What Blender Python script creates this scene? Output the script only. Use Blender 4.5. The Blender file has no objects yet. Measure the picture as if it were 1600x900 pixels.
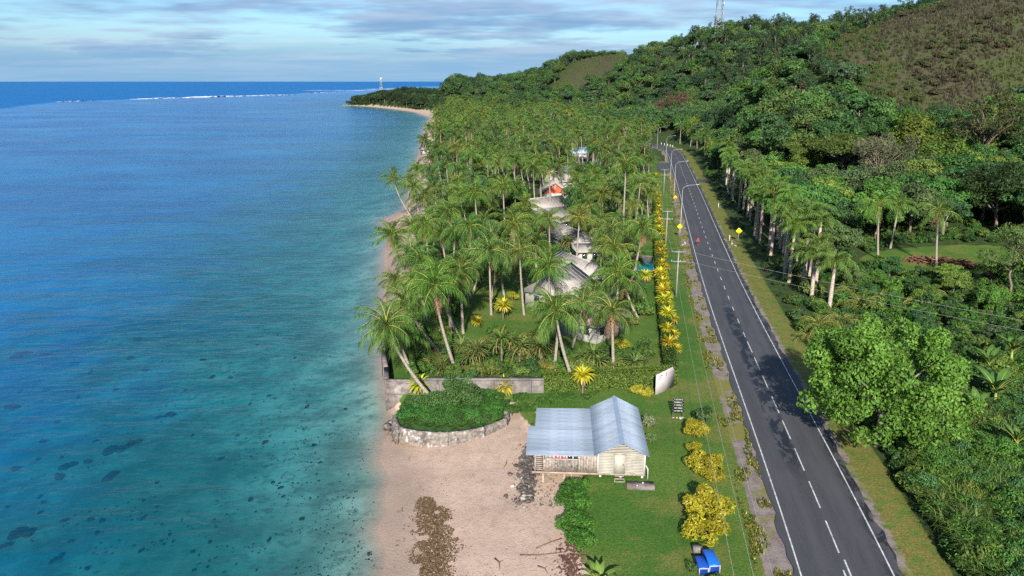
import bpy, bmesh, math, random
import numpy as np
from mathutils import Vector, Matrix

sc = bpy.context.scene
COL = sc.collection
R = math.radians
PI = math.pi

# ------------------------------------------------------------------ camera, sky, sun, exposure
CAM_Z, PITCH, FPX = 36.0, R(15.07), 1200.0
cam = bpy.data.cameras.new('camera'); camo = bpy.data.objects.new('camera', cam); COL.objects.link(camo)
cam.sensor_width = 36.0; cam.lens = 36.0 * FPX / 1600.0
cam.clip_start = 0.5; cam.clip_end = 200000.0
camo.location = (0, 0, CAM_Z); camo.rotation_euler = (PI / 2 - PITCH, 0, 0)
sc.camera = camo
sc.render.resolution_x = 1024; sc.render.resolution_y = 576

SUN_EL, SUN_AZ = R(27), R(-4)          # sun low behind the drone, a little to its right
sun = bpy.data.lights.new('sun', 'SUN'); suno = bpy.data.objects.new('sun', sun); COL.objects.link(suno)
sun.energy = 4.4; sun.angle = R(1.0); sun.color = (1.0, 0.955, 0.88)
sdir = Vector((math.sin(SUN_AZ) * math.cos(SUN_EL), -math.cos(SUN_AZ) * math.cos(SUN_EL), math.sin(SUN_EL)))
suno.rotation_euler = sdir.to_track_quat('Z', 'Y').to_euler()
suno.location = (40, -60, 90)

world = bpy.data.worlds.new('World'); sc.world = world; world.use_nodes = True
def build_world():
    nt = world.node_tree; N = nt.nodes; L = nt.links; N.clear()
    out = N.new('ShaderNodeOutputWorld'); bg = N.new('ShaderNodeBackground')
    sky = N.new('ShaderNodeTexSky'); sky.sky_type = 'NISHITA'; sky.sun_disc = False
    sky.sun_elevation = SUN_EL; sky.sun_rotation = PI - SUN_AZ
    sky.air_density = 1.0; sky.dust_density = 0.3; sky.ozone_density = 3.0; sky.altitude = 30
    tc = N.new('ShaderNodeTexCoord'); sep = N.new('ShaderNodeSeparateXYZ')
    L.new(tc.outputs['Generated'], sep.inputs[0])
    def m(op, a, b=None, clamp=False):
        n = N.new('ShaderNodeMath'); n.operation = op; n.use_clamp = clamp
        for i, v in enumerate((a, b)):
            if v is None: continue
            if isinstance(v, (int, float)): n.inputs[i].default_value = v
            else: L.new(v, n.inputs[i])
        return n.outputs[0]
    z = m('MAXIMUM', sep.outputs[2], 0.0)
    k = m('ADD', z, 0.085)
    px = m('DIVIDE', sep.outputs[0], k); py = m('DIVIDE', sep.outputs[1], k)
    cb = N.new('ShaderNodeCombineXYZ'); L.new(px, cb.inputs[0]); L.new(py, cb.inputs[1])
    def noise(scale, detail, off, sx=1.0, rough=0.55):
        mp = N.new('ShaderNodeMapping'); mp.inputs['Location'].default_value = off; mp.inputs['Scale'].default_value = (sx, 1, 1)
        L.new(cb.outputs[0], mp.inputs[0])
        n = N.new('ShaderNodeTexNoise'); n.inputs['Scale'].default_value = scale; n.inputs['Detail'].default_value = detail
        n.inputs['Roughness'].default_value = rough; L.new(mp.outputs[0], n.inputs['Vector']); return n.outputs[0]
    def ramp(v, lo, hi):
        n = N.new('ShaderNodeMapRange'); n.interpolation_type = 'SMOOTHSTEP'; n.inputs[1].default_value = lo; n.inputs[2].default_value = hi
        L.new(v, n.inputs[0]); return n.outputs[0]
    n1 = noise(0.34, 5, (3.9, 0.6, 0.0), 0.8, 0.6); n2 = noise(1.3, 4, (7.1, 3.0, 2.0), 0.8, 0.6); n3 = noise(0.8, 4, (1.0, 9.0, 5.0), 0.6, 0.65)
    dens = m('ADD', m('MULTIPLY', n1, 0.68), m('MULTIPLY', n2, 0.32))
    mask = m('MAXIMUM', ramp(dens, 0.43, 0.56), m('SUBTRACT', 1.0, ramp(z, 0.015, 0.075)))
    low = m('SUBTRACT', 1.0, ramp(z, 0.0, 0.06))
    tint = N.new('ShaderNodeMix'); tint.data_type = 'RGBA'; L.new(ramp(n3, 0.36, 0.66), tint.inputs[0])
    tint.inputs[6].default_value = (0.78, 1.45, 2.5, 1); tint.inputs[7].default_value = (1.85, 2.25, 3.0, 1)
    # thin blue air between the clouds; Nishita's own horizon is paler than this tropical one
    gain = N.new('ShaderNodeMix'); gain.data_type = 'RGBA'; gain.blend_type = 'MULTIPLY'; gain.inputs[0].default_value = 1.0
    L.new(sky.outputs[0], gain.inputs[6]); gain.inputs[7].default_value = (0.34, 0.45, 0.53, 1)
    hz_ = N.new('ShaderNodeMix'); hz_.data_type = 'RGBA'; L.new(m('MULTIPLY', low, 0.75), hz_.inputs[0]); L.new(tint.outputs[2], hz_.inputs[6]); hz_.inputs[7].default_value = (0.86, 1.85, 3.05, 1)
    mx = N.new('ShaderNodeMix'); mx.data_type = 'RGBA'
    L.new(m('MULTIPLY', mask, 0.88), mx.inputs[0]); L.new(gain.outputs[2], mx.inputs[6]); L.new(hz_.outputs[2], mx.inputs[7])
    L.new(mx.outputs[2], bg.inputs[0]); bg.inputs[1].default_value = 0.118
    L.new(bg.outputs[0], out.inputs[0])
    world.cycles.sampling_method = 'MANUAL'; world.cycles.sample_map_resolution = 256
build_world()
sc.view_settings.view_transform = 'Standard'; sc.view_settings.look = 'None'
sc.view_settings.exposure = 1.12; sc.view_settings.gamma = 1.0; sc.view_settings.use_curve_mapping = False
cy = sc.cycles
cy.use_denoising = False; cy.denoiser = 'OPENIMAGEDENOISE'
cy.max_bounces = 5; cy.diffuse_bounces = 2; cy.glossy_bounces = 2; cy.transmission_bounces = 3; cy.transparent_max_bounces = 6
cy.caustics_reflective = False; cy.caustics_refractive = False; cy.sample_clamp_indirect = 6.0
cy.use_adaptive_sampling = True; cy.adaptive_threshold = 0.02

# ------------------------------------------------------------------ survey helpers: photograph bearings -> places on the ground
def ray(px, py):
    u = (px - 800) / FPX; v = (py - 450) / FPX
    return u, math.cos(PITCH) - v * math.sin(PITCH), -math.sin(PITCH) - v * math.cos(PITCH)
def G(px, py, z):
    a, b, c = ray(px, py); t = (z - CAM_Z) / c
    return Vector((a * t, b * t, z))
def PY(px, py, Y):
    a, b, c = ray(px, py); t = Y / b
    return Vector((a * t, Y, CAM_Z + c * t))
def proj(x, y, z):
    dz = z - CAM_Z
    d = y * math.cos(PITCH) - dz * math.sin(PITCH); up = y * math.sin(PITCH) + dz * math.cos(PITCH)
    return 800 + FPX * x / d, 450 - FPX * up / d
def sstep(a, b, x):
    t = np.clip((np.asarray(x, float) - a) / (b - a), 0, 1); return t * t * (3 - 2 * t)

# ------------------------------------------------------------------ terrain
SHORE = np.array([(0,-8),(25,-8.5),(45,-9.5),(52,-9.9),(60,-11.2),(71,-13.0),(80,-13.6),(90,-16),(106,-18.9),(138,-23.8),(165,-28),(190,-30),(200,-34.5),(209,-34),(222,-31),(250,-34),(283,-38),(340,-43),(400,-48),(600,-68),(801,-84),(950,-120),(1060,-165),(1145,-204),(1210,-255),(1240,-268),(1262,-240),(1320,-190),(1500,-150),(3000,-150)])
INLAND = np.array([(0,5),(25,5.5),(40,6),(46,6.2),(49,5.4),(52,4.5),(56,4.6),(60,5.6),(64,7),(69,6),(72,2.5),(75,1.0),(79,0.5),(80.3,-13.4),(100,-17.2),(115,-18.5),(138,-18.5),(170,-22),(207,-20),(230,-26),(283,-31),(400,-42),(600,-58),(801,-68),(950,-104),(1060,-152),(1145,-196),(1210,-252),(1240,-264),(1262,-236),(1320,-186),(1500,-146),(3000,-146)])
def xs(y): y = np.asarray(y, float); return np.interp(y, SHORE[:, 0], SHORE[:, 1]) + (0.35 * np.sin(y * .42) + 0.22 * np.sin(y * 1.07 + 1)) * (y < 73)
def xi(y): return np.interp(y, INLAND[:, 0], INLAND[:, 1])

ROADP = np.array([(10,-25),(14,-2),(23.8,47.2),(36.7,129.8),(56.2,242),(73.6,344),(79.5,383),(80.5,408),(76,436),(64,462),(46,484),(20,505)])
def catmull(P, n):
    P = np.asarray(P, float); Q = np.vstack([2*P[0]-P[1], P, 2*P[-1]-P[-2]]); out = []
    for i in range(1, len(Q) - 2):
        for t in np.linspace(0, 1, n, endpoint=False):
            a, b, c, d = Q[i-1], Q[i], Q[i+1], Q[i+2]
            out.append(0.5*((2*b)+(c-a)*t+(2*a-5*b+4*c-d)*t*t+(3*b-a-3*c+d)*t**3))
    out.append(Q[-2]); return np.array(out)
RC = catmull(ROADP, 24)
_seg = np.r_[0, np.cumsum(np.hypot(*np.diff(RC, axis=0).T))]
RCS = np.linspace(0, _seg[-1], int(_seg[-1] / 1.5)); RC = np.c_[np.interp(RCS, _seg, RC[:, 0]), np.interp(RCS, _seg, RC[:, 1])]
RT = np.gradient(RC, axis=0); RT /= np.hypot(RT[:, 0], RT[:, 1])[:, None]
RNRM = np.c_[RT[:, 1], -RT[:, 0]]           # to the right of travel
ROAD_Z = 2.2
def xroad(y): return np.interp(y, RC[:300, 1][np.argsort(RC[:300, 1])], RC[:300, 0][np.argsort(RC[:300, 1])])
def road_off(x, y):                          # signed distance from the centre line
    x = np.asarray(x, float); y = np.asarray(y, float)
    sub = RC[::4]; nr = RNRM[::4]
    sh = x.shape; X = x.ravel(); Y = y.ravel(); o = np.empty(X.shape)
    for i in range(0, len(X), 20000):
        dx = X[i:i+20000, None] - sub[:, 0]; dy = Y[i:i+20000, None] - sub[:, 1]
        d2 = dx*dx + dy*dy; j = d2.argmin(1); k = np.arange(len(j))
        dd = np.sqrt(d2[k, j]); s = dx[k, j]*nr[j, 0] + dy[k, j]*nr[j, 1]
        o[i:i+20000] = np.where(dd < 25, s, np.sign(s) * dd)
    return o.reshape(sh)

HP = []
for px, py, Y, h in [(600,152,1100,8),(640,150,950,2),(700,130,920,0),(760,118,880,10),(840,103,830,10),(900,88,780,4),(960,80,740,3),(1000,75,700,8),(1060,62,660,9),(1120,50,620,6),(1200,40,600,6),(1280,30,570,11),(1360,18,540,11),(1450,0,520,10),(1600,-60,520,8),(1800,-110,520,8),
    (1215,128,330,1),(1240,110,340,1),(1310,70,350,1),(1400,35,360,1),(1480,2,365,1),(1600,-42,370,1),(1750,-90,380,1),(1950,-120,390,1),
    (1300,112,440,10),(1420,70,440,8),(1240,160,262,7),(1340,172,258,7),(1450,152,255,9),(1600,130,250,9),(1750,110,250,9),(1950,90,250,8),
    (1040,165,560,10),(1040,112,610,10),(900,135,700,9),(800,143,780,9),(1150,145,470,10),(1150,92,540,10),(1240,130,420,9)]:
    p = PY(px, py, Y); HP.append((p.x, p.y, p.z - h))
for p in list(HP[1:16]): HP.append((p[0] * 1.10 + 4, p[1] + 85, p[2] - 13))
for p in list(HP[1:16:3]): HP.append((p[0] + 40, p[1] + 350, p[2] * 0.35))
HP += [(60,120,2.4),(82,148,3.2),(70,180,3.4),(110,200,7),(135,200,10),(100,240,7.5),(75,240,3.2),(92,300,7),(104,350,11),(90,420,4),(88,480,6),(70,530,8),(30,540,4),(-20,600,3),(-50,800,3),(-110,1000,4),(-190,1180,5),(-215,1220,4),
       (60,60,3.5),(100,60,5.5),(150,100,12),(150,150,14),(200,200,25),(50,45,2.8),(60,30,3),(90,100,4.2),(300,200,45),(300,100,35),(250,50,22),(500,500,90),(700,300,70),(120,120,6.5),(0,300,2.2),(0,150,2.2),(0,450,2.2),(20,40,2.2)]
HP = np.array(HP)
def _U(r2): return np.where(r2 > 1e-9, r2 * np.log(np.maximum(r2, 1e-9)), 0) * 0.5
S_ = 200.0
_n = len(HP); _X = HP[:, :2] / S_
_K = _U(((_X[:, None] - _X[None]) ** 2).sum(-1)) + np.eye(_n) * 0.002
_Pm = np.c_[np.ones(_n), _X]
_A = np.zeros((_n + 3, _n + 3)); _A[:_n, :_n] = _K; _A[:_n, _n:] = _Pm; _A[_n:, :_n] = _Pm.T
_w = np.linalg.solve(_A, np.r_[HP[:, 2], 0, 0, 0])
def tps(x, y):
    x = np.asarray(x, float); sh = x.shape; X = np.c_[x.ravel(), np.asarray(y, float).ravel()] / S_
    o = np.empty(len(X))
    for i in range(0, len(X), 20000):
        q = X[i:i+20000]
        o[i:i+20000] = _U(((q[:, None] - _X[None]) ** 2).sum(-1)) @ _w[:_n] + _w[_n] + q @ _w[_n+1:]
    return o.reshape(sh)
def vnoise(x, y, s, seed=0):                # cheap smooth value noise
    x = np.asarray(x, float) / s + seed * 17.3; y = np.asarray(y, float) / s - seed * 9.1
    xi_ = np.floor(x); yi_ = np.floor(y); fx = x - xi_; fy = y - yi_; fx = fx*fx*(3-2*fx); fy = fy*fy*(3-2*fy)
    def h(a, b): 
        v = np.sin(a * 127.1 + b * 311.7 + seed * 74.7) * 43758.5453; return v - np.floor(v)
    return (h(xi_, yi_)*(1-fx)+h(xi_+1, yi_)*fx)*(1-fy)+(h(xi_, yi_+1)*(1-fx)+h(xi_+1, yi_+1)*fx)*fy

def sea_depth(dd): return 0.75*(1-np.exp(-dd/6)) + 2.1*(1-np.exp(-dd/28)) + np.minimum(dd*0.009, 4)
def height(x, y, off=None):
    x = np.asarray(x, float); y = np.asarray(y, float)
    s = xs(y); i = xi(y); d = x - s
    beach = np.minimum(0.10 * np.maximum(d, 0), 1.35) + 0.05 * (vnoise(x, y, 1.7, 3) - 0.5) * sstep(0.5, 3, d)
    w = sstep(-0.7, 0.7, x - i)
    plat = 2.05 + 0.10 * (vnoise(x, y, 9, 1) - 0.5)
    if off is None: off = road_off(x, y)
    hill = np.maximum(tps(x, y) - 2.2, 0)
    mask = np.where(y < 430, sstep(6, 22, off), 1.0) * np.where(y < 650, sstep(30, 110, d), sstep(10 + 20 * (1 - sstep(650, 850, y)), 45 + 65 * (1 - sstep(650, 850, y)), d))
    mask = np.where((y >= 430) & (np.abs(off) < 25), sstep(6, 22, np.abs(off)), mask)
    near = 1 - sstep(4.2, 6.5, np.abs(off))
    land = plat + mask * (hill + 1.2 * (vnoise(x, y, 22, 5) - 0.5) * sstep(2, 10, hill)) + near * 0.06
    land = land + 9 * np.exp(-((x + 172) / 62) ** 2 - ((y - 1140) / 85) ** 2) * sstep(5, 28, d)
    # shallow ditch right of the road
    land = land - 0.45 * np.exp(-((off - 8.2) / 1.1) ** 2) * (y < 420)
    z = np.where(d > 0, beach * (1 - w) + land * w, -sea_depth(np.maximum(-d, 0)) * (0.9 + 0.2 * vnoise(x, y, 6, 2)))
    return z
def hz(x, y): return float(height(np.array([x]), np.array([y]))[0])

# ------------------------------------------------------------------ mesh helpers
def mesh_np(name, V, F, mats=None, v=None, smooth=False, midx=None):
    V = np.asarray(V, np.float32); me = bpy.data.meshes.new(name)
    if isinstance(F, np.ndarray): counts = np.full(len(F), F.shape[1], np.int32); flat = F.ravel().astype(np.int32)
    else:
        counts = np.array([len(f) for f in F], np.int32); flat = np.array([i for f in F for i in f], np.int32)
    me.vertices.add(len(V)); me.vertices.foreach_set('co', V.ravel())
    if not len(counts): me.update(); return me
    me.loops.add(len(flat)); me.loops.foreach_set('vertex_index', flat)
    me.polygons.add(len(counts)); st = np.r_[0, np.cumsum(counts)[:-1]].astype(np.int32)
    me.polygons.foreach_set('loop_start', st); me.polygons.foreach_set('loop_total', counts)
    if smooth: me.polygons.foreach_set('use_smooth', np.ones(len(counts), bool))
    for m_ in (mats or []): me.materials.append(m_)
    if midx is not None: me.polygons.foreach_set('material_index', np.asarray(midx, np.int32))
    if v is not None:
        a = me.attributes.new('v', 'FLOAT', 'POINT'); a.data.foreach_set('value', np.asarray(v, np.float32))
    me.update(calc_edges=True); return me
class MB:
    """collects shapes, then links them as one mesh object"""
    def __init__(s): s.V = []; s.F = []; s.M = []; s.n = 0; s.a = []
    def add(s, V, F, m=0, a=0.5):
        V = np.asarray(V, float).reshape(-1, 3)
        s.V.append(V); s.F += [[i + s.n for i in f] for f in F]; s.M += [m] * len(F); s.a += ([a] * len(V) if np.isscalar(a) else list(a)); s.n += len(V); return s
    def box(s, x0, y0, z0, x1, y1, z1, m=0, T=None, a=0.5):
        V = np.array([(x, y, z) for z in (z0, z1) for y in (y0, y1) for x in (x0, x1)], float)
        if T is not None: V = np.array([tuple(T @ Vector(p)) for p in V])
        return s.add(V, [(0,2,3,1),(4,5,7,6),(0,1,5,4),(2,6,7,3),(0,4,6,2),(1,3,7,5)], m, a)
    def tube(s, pts, rad, n=6, m=0, cap=True, a=0.5):
        pts = np.asarray(pts, float); k = len(pts); rad = np.broadcast_to(rad, (k,)) if np.ndim(rad) < 2 else rad
        T = np.gradient(pts, axis=0); V = []
        ref = np.array([0.0, 0, 1]) if abs(T[0][2]) < 0.9 * np.linalg.norm(T[0]) else np.array([1.0, 0, 0])
        for i in range(k):
            t = T[i] / (np.linalg.norm(T[i]) + 1e-9); u = np.cross(ref, t); u /= np.linalg.norm(u) + 1e-9; w = np.cross(t, u)
            for j in range(n):
                q = 2 * PI * j / n; V.append(pts[i] + rad[i] * (math.cos(q) * u + math.sin(q) * w))
        F = [(i*n+j, i*n+(j+1) % n, (i+1)*n+(j+1) % n, (i+1)*n+j) for i in range(k-1) for j in range(n)]
        if cap: F += [tuple(range(n))[::-1], tuple(range((k-1)*n, k*n))]
        return s.add(V, F, m, a)
    def mesh(s, name, mats, smooth=False):
        return mesh_np(name, np.vstack(s.V), s.F, mats if isinstance(mats, (list, tuple)) else [mats], s.a, smooth, s.M)
    def obj(s, name, mats, parent=None, smooth=False):
        return link(name, s.mesh(name, mats, smooth), parent)
def link(name, data, parent=None, loc=None, rot=None, scale=None, color=None):
    o = bpy.data.objects.new(name, data); COL.objects.link(o)
    if parent is not None: o.parent = parent
    if loc is not None: o.location = loc
    if rot is not None: o.rotation_euler = rot
    if scale is not None: o.scale = scale if hasattr(scale, '__len__') else (scale,) * 3
    if color is not None: o.color = (*color, 1)
    return o
def tag(o, label, cat, group=None):
    o['label'] = label; o['category'] = cat
    if group: o['group'] = group
    return o
def thing(name, label, cat, loc=(0, 0, 0), rz=0.0, group=None, scale=None):
    o = link(name, None, None, loc, (0, 0, rz), scale); o.empty_display_size = 0.3
    return tag(o, label, cat, group)
def struct(o, kind='structure'): o['kind'] = kind; return o

# ------------------------------------------------------------------ materials
def new_mat(name):
    m = bpy.data.materials.new(name); m.use_nodes = True; nt = m.node_tree; nt.nodes.clear()
    out = nt.nodes.new('ShaderNodeOutputMaterial'); return m, nt, out
class NB:
    def __init__(s, nt): s.nt = nt; s.N = nt.nodes; s.L = nt.links
    def put(s, sock, v):
        if v is None: return
        if hasattr(v, 'is_output'): s.L.new(v, sock)
        elif hasattr(v, '__len__') and len(v) == 3 and sock.type == 'RGBA': sock.default_value = (*v, 1)
        else: sock.default_value = v
    def math(s, op, a, b=None, c=None, clamp=False):
        n = s.N.new('ShaderNodeMath'); n.operation = op; n.use_clamp = clamp
        for i, v in enumerate((a, b, c)): s.put(n.inputs[i], v)
        return n.outputs[0]
    def mix(s, f, a, b, blend='MIX'):
        n = s.N.new('ShaderNodeMix'); n.data_type = 'RGBA'; n.blend_type = blend
        s.put(n.inputs[0], f); s.put(n.inputs[6], a); s.put(n.inputs[7], b); return n.outputs[2]
    def noise(s, scale, detail=3, rough=0.5, vec=None, sc=None, loc=None, dist=0.0):
        n = s.N.new('ShaderNodeTexNoise'); n.inputs['Scale'].default_value = scale; n.inputs['Detail'].default_value = detail
        n.inputs['Roughness'].default_value = rough; n.inputs['Distortion'].default_value = dist
        if vec is not None:
            if sc is not None or loc is not None:
                mp = s.N.new('ShaderNodeMapping')
                if sc is not None: mp.inputs['Scale'].default_value = sc
                if loc is not None: mp.inputs['Location'].default_value = loc
                s.L.new(vec, mp.inputs[0]); vec = mp.outputs[0]
            s.L.new(vec, n.inputs['Vector'])
        return n.outputs[0]
    def vor(s, scale, vec=None, feature='F1'):
        n = s.N.new('ShaderNodeTexVoronoi'); n.inputs['Scale'].default_value = scale; n.feature = feature
        if vec is not None: s.L.new(vec, n.inputs['Vector'])
        return n
    def rng(s, v, a, b, c=0.0, d=1.0, smooth=True):
        n = s.N.new('ShaderNodeMapRange'); n.interpolation_type = 'SMOOTHSTEP' if smooth else 'LINEAR'
        s.put(n.inputs[0], v)
        for i, q in enumerate((a, b, c, d)): s.put(n.inputs[i + 1], q)
        return n.outputs[0]
    def attr(s, name, out='Fac'):
        n = s.N.new('ShaderNodeAttribute'); n.attribute_name = name; return n.outputs[out]
    def pos(s): return s.N.new('ShaderNodeNewGeometry').outputs['Position']
    def objc(s): return s.N.new('ShaderNodeTexCoord').outputs['Object']
    def oinfo(s): return s.N.new('ShaderNodeObjectInfo')
    def bump(s, h, strength=0.3, dist=0.1):
        n = s.N.new('ShaderNodeBump'); n.inputs['Strength'].default_value = strength; n.inputs['Distance'].default_value = dist
        s.L.new(h, n.inputs['Height']); return n.outputs[0]
    def bsdf(s, col, rough=0.7, spec=0.3, metal=0.0, normal=None):
        n = s.N.new('ShaderNodeBsdfPrincipled'); s.put(n.inputs['Base Color'], col); s.put(n.inputs['Roughness'], rough)
        s.put(n.inputs['Specular IOR Level'], spec); s.put(n.inputs['Metallic'], metal)
        if normal is not None: s.L.new(normal, n.inputs['Normal'])
        return n
def plain(name, col, rough=0.7, spec=0.3, var=0.25, scale=3.0, metal=0.0, bump=0.0, dirt=None, rand=0.0):
    m, nt, out = new_mat(name); b = NB(nt); p = b.objc()
    n = b.noise(scale, 3, 0.6, p)
    c = b.mix(b.rng(n, 0.3, 0.7), tuple(x * (1 - var) for x in col), tuple(min(1, x * (1 + var)) for x in col))
    if dirt: c = b.mix(b.rng(b.noise(scale * 0.4, 4, 0.65, p, loc=(3, 1, 7)), 0.48, 0.72), c, dirt)
    if rand:
        r = b.oinfo().outputs['Random']; k = b.rng(r, 0, 1, 1 - rand, 1 + rand, False)
        cc = b.N.new('ShaderNodeCombineColor'); [b.L.new(k, cc.inputs[i]) for i in range(3)]
        c = b.mix(1.0, c, cc.outputs[0], 'MULTIPLY')
    nr = b.bump(b.noise(scale * 6, 2, 0.6, p), bump, 0.05) if bump else None
    s = b.bsdf(c, rough, spec, metal, nr); b.L.new(s.outputs[0], out.inputs[0]); return m

def leaf_mat(name, rough=0.58, trans=0.32, hue=0.06, tipmix=None, fixed=None, spec=0.25):
    """leaf colour comes from the object's own colour, varied leaf by leaf (attribute v) and plant by plant"""
    m, nt, out = new_mat(name); b = NB(nt); oi = b.oinfo(); v = b.attr('v')
    r = oi.outputs['Random']
    k = b.math('ADD', b.rng(v, 0, 1, 0.45, 1.45, False), b.rng(r, 0, 1, -0.14, 0.16, False))
    cc = b.N.new('ShaderNodeCombineColor'); [b.L.new(k, cc.inputs[i]) for i in range(3)]
    c = b.mix(1.0, fixed or oi.outputs['Color'], cc.outputs[0], 'MULTIPLY')
    r2 = b.math('FRACT', b.math('MULTIPLY', r, 7.31))
    if tipmix is None: tipmix = (0.15, 0.19, 0.035)
    c = b.mix(b.math('MULTIPLY', b.rng(v, 0.55, 1.0), b.math('ADD', b.math('MULTIPLY', r2, 0.30), hue)), c, tipmix)
    s = b.bsdf(c, rough, spec); t = b.N.new('ShaderNodeBsdfTranslucent'); b.L.new(b.mix(1.0, c, (1.25, 1.3, 0.7), 'MULTIPLY'), t.inputs[0])
    ms = b.N.new('ShaderNodeMixShader'); ms.inputs[0].default_value = trans
    b.L.new(s.outputs[0], ms.inputs[1]); b.L.new(t.outputs[0], ms.inputs[2]); b.L.new(ms.outputs[0], out.inputs[0]); return m
M = {}
M['leaf'] = leaf_mat('leaf')
M['palm'] = leaf_mat('palm_leaf', 0.5, 0.26, 0.12, (0.20, 0.21, 0.045), None, 0.12)
M['gold'] = leaf_mat('golden_leaf', 0.45, 0.35, 0.15, (0.62, 0.55, 0.045))
M['rachis'] = plain('frond_midrib', (0.30, 0.28, 0.06), 0.5)
M['deadfrond'] = plain('dead_frond', (0.22, 0.125, 0.065), 0.8, 0.1)
M['palmbark'] = plain('palm_bark', (0.25, 0.215, 0.175), 0.85, 0.1, 0.3, 6, bump=0.4)
M['royalbark'] = plain('royal_bark', (0.36, 0.29, 0.24), 0.8, 0.1, 0.3, 5, dirt=(0.29, 0.23, 0.18))
M['shaft'] = plain('crownshaft', (0.20, 0.24, 0.05), 0.4)
M['bark'] = plain('bark', (0.17, 0.13, 0.10), 0.9, 0.1, 0.35, 4, bump=0.4)
M['palebark'] = plain('pale_bark', (0.20, 0.175, 0.145), 0.85, 0.1, 0.3, 4)
M['husk'] = plain('coconut_husk', (0.30, 0.15, 0.04), 0.6)
M['concrete'] = plain('concrete', (0.17, 0.152, 0.136), 0.9, 0.1, 0.3, 1.2, bump=0.4, dirt=(0.12, 0.10, 0.09))
M['darkconcrete'] = plain('dark_concrete', (0.17, 0.14, 0.13), 0.9, 0.1, 0.4, 1.5, bump=0.5, dirt=(0.30, 0.27, 0.25))
M['whitepaint'] = plain('road_paint', (0.48, 0.48, 0.465), 0.7, 0.2, 0.25, 3, dirt=(0.22, 0.22, 0.22))
M['galv'] = plain('galvanised_steel', (0.30, 0.31, 0.32), 0.5, 0.5, 0.08, 2, metal=0.3)
M['timberpole'] = plain('timber_pole', (0.24, 0.225, 0.195), 0.85, 0.1, 0.2, 3)
M['foam'] = plain('surf_foam', (0.60, 0.64, 0.68), 0.8, 0.1, 0.15, .05)
M['wire'] = plain('wire', (0.36, 0.38, 0.33), 0.6, 0.3)
M['signyellow'] = plain('sign_yellow', (0.85, 0.70, 0.02), 0.4)
M['signorange'] = plain('sign_orange', (0.85, 0.42, 0.02), 0.4)
M['black'] = plain('black_paint', (0.02, 0.02, 0.022), 0.5)
M['white'] = plain('white_paint', (0.46, 0.455, 0.44), 0.6, 0.3, 0.08, 2)
M['cream'] = plain('cream_boards', (0.37, 0.34, 0.285), 0.7, 0.2, 0.08, 1.5, dirt=(0.33, 0.29, 0.235))
M['plank'] = plain('grey_planks', (0.165, 0.138, 0.122), 0.9, 0.1, 0.45, 5, rand=0.15)
M['plankpale'] = plain('pale_planks', (0.285, 0.235, 0.20), 0.9, 0.1, 0.3, 5)
M['lumber'] = plain('lumber', (0.33, 0.25, 0.18), 0.85, 0.1, 0.2, 3)
M['roofblue'] = plain('painted_iron', (0.255, 0.32, 0.415), 0.5, 0.35, 0.13, 0.6, metal=0.0, dirt=(0.27, 0.325, 0.40), rand=0.10)
def iron_mat():
    m, nt, out = new_mat('painted_iron'); b = NB(nt); p = b.objc(); r = b.oinfo().outputs['Random']
    c = b.mix(b.rng(b.noise(0.9, 3, 0.6, p), 0.3, 0.7), (0.235, 0.285, 0.355), (0.305, 0.355, 0.425))
    c = b.mix(b.math('MULTIPLY', b.rng(b.noise(5.0, 3, 0.6, p, sc=(0.10, 1, 1)), 0.5, 0.7), 0.55), c, (0.155, 0.19, 0.245))
    c = b.mix(b.math('MULTIPLY', b.rng(b.noise(2.2, 4, 0.7, p, sc=(0.4, 1, 1), loc=(4, 2, 1)), 0.62, 0.74), 0.6), c, (0.26, 0.18, 0.13))
    k = b.rng(r, 0, 1, 0.86, 1.12, False); cc = b.N.new('ShaderNodeCombineColor'); [b.L.new(k, cc.inputs[i]) for i in range(3)]
    s = b.bsdf(b.mix(1.0, c, cc.outputs[0], 'MULTIPLY'), 0.5, 0.35); b.L.new(s.outputs[0], out.inputs[0]); return m
M['roofblue'] = iron_mat()
M['roofridge'] = plain('ridge_iron', (0.235, 0.295, 0.39), 0.45, 0.4, 0.08, 1)
M['glass'] = plain('window_glass', (0.03, 0.035, 0.04), 0.08, 0.6)
M['redcloth'] = plain('red_cloth', (0.60, 0.06, 0.04), 0.9)
M['bluebin'] = plain('blue_plastic', (0.01, 0.12, 0.52), 0.35, 0.45, 0.10, 2)
M['bluebin2'] = plain('dark_blue_plastic', (0.012, 0.07, 0.36), 0.4, 0.45, 0.10, 2)
M['rock'] = plain('rock', (0.075, 0.066, 0.062), 0.9, 0.15, 0.45, 2, bump=0.6, dirt=(0.26, 0.22, 0.18), rand=0.3)
M['paleRock'] = plain('pale_rock', (0.36, 0.32, 0.28), 0.9, 0.1, 0.25, 2, rand=0.15)
M['coral'] = plain('coral', (0.028, 0.032, 0.030), 0.95, 0.05, 0.5, 1.5, bump=0.8)
M['wood'] = plain('driftwood', (0.13, 0.085, 0.06), 0.9)
M['soil'] = plain('soil', (0.11, 0.06, 0.045), 0.95, 0.05, 0.4, 1.5, bump=0.6)
M['mosscover'] = plain('low_ground_cover', (0.035, 0.075, 0.018), 0.95, 0.05, 0.5, 2.5, bump=0.6)
M['shingle'] = plain('weathered_shingle', (0.33, 0.295, 0.27), 0.9, 0.1, 0.14, 0.9, dirt=(0.25, 0.22, 0.20))
M['shinglebrown'] = plain('brown_shingle', (0.28, 0.21, 0.165), 0.9, 0.1, 0.2, 0.9)
M['render'] = plain('white_render', (0.36, 0.34, 0.31), 0.85, 0.15, 0.12, 1)
M['orangewall'] = plain('orange_gable', (0.45, 0.085, 0.04), 0.7)
M['pool'] = plain('pool_water', (0.004, 0.10, 0.115), 0.1, 0.5, 0.1, 1)
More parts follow.
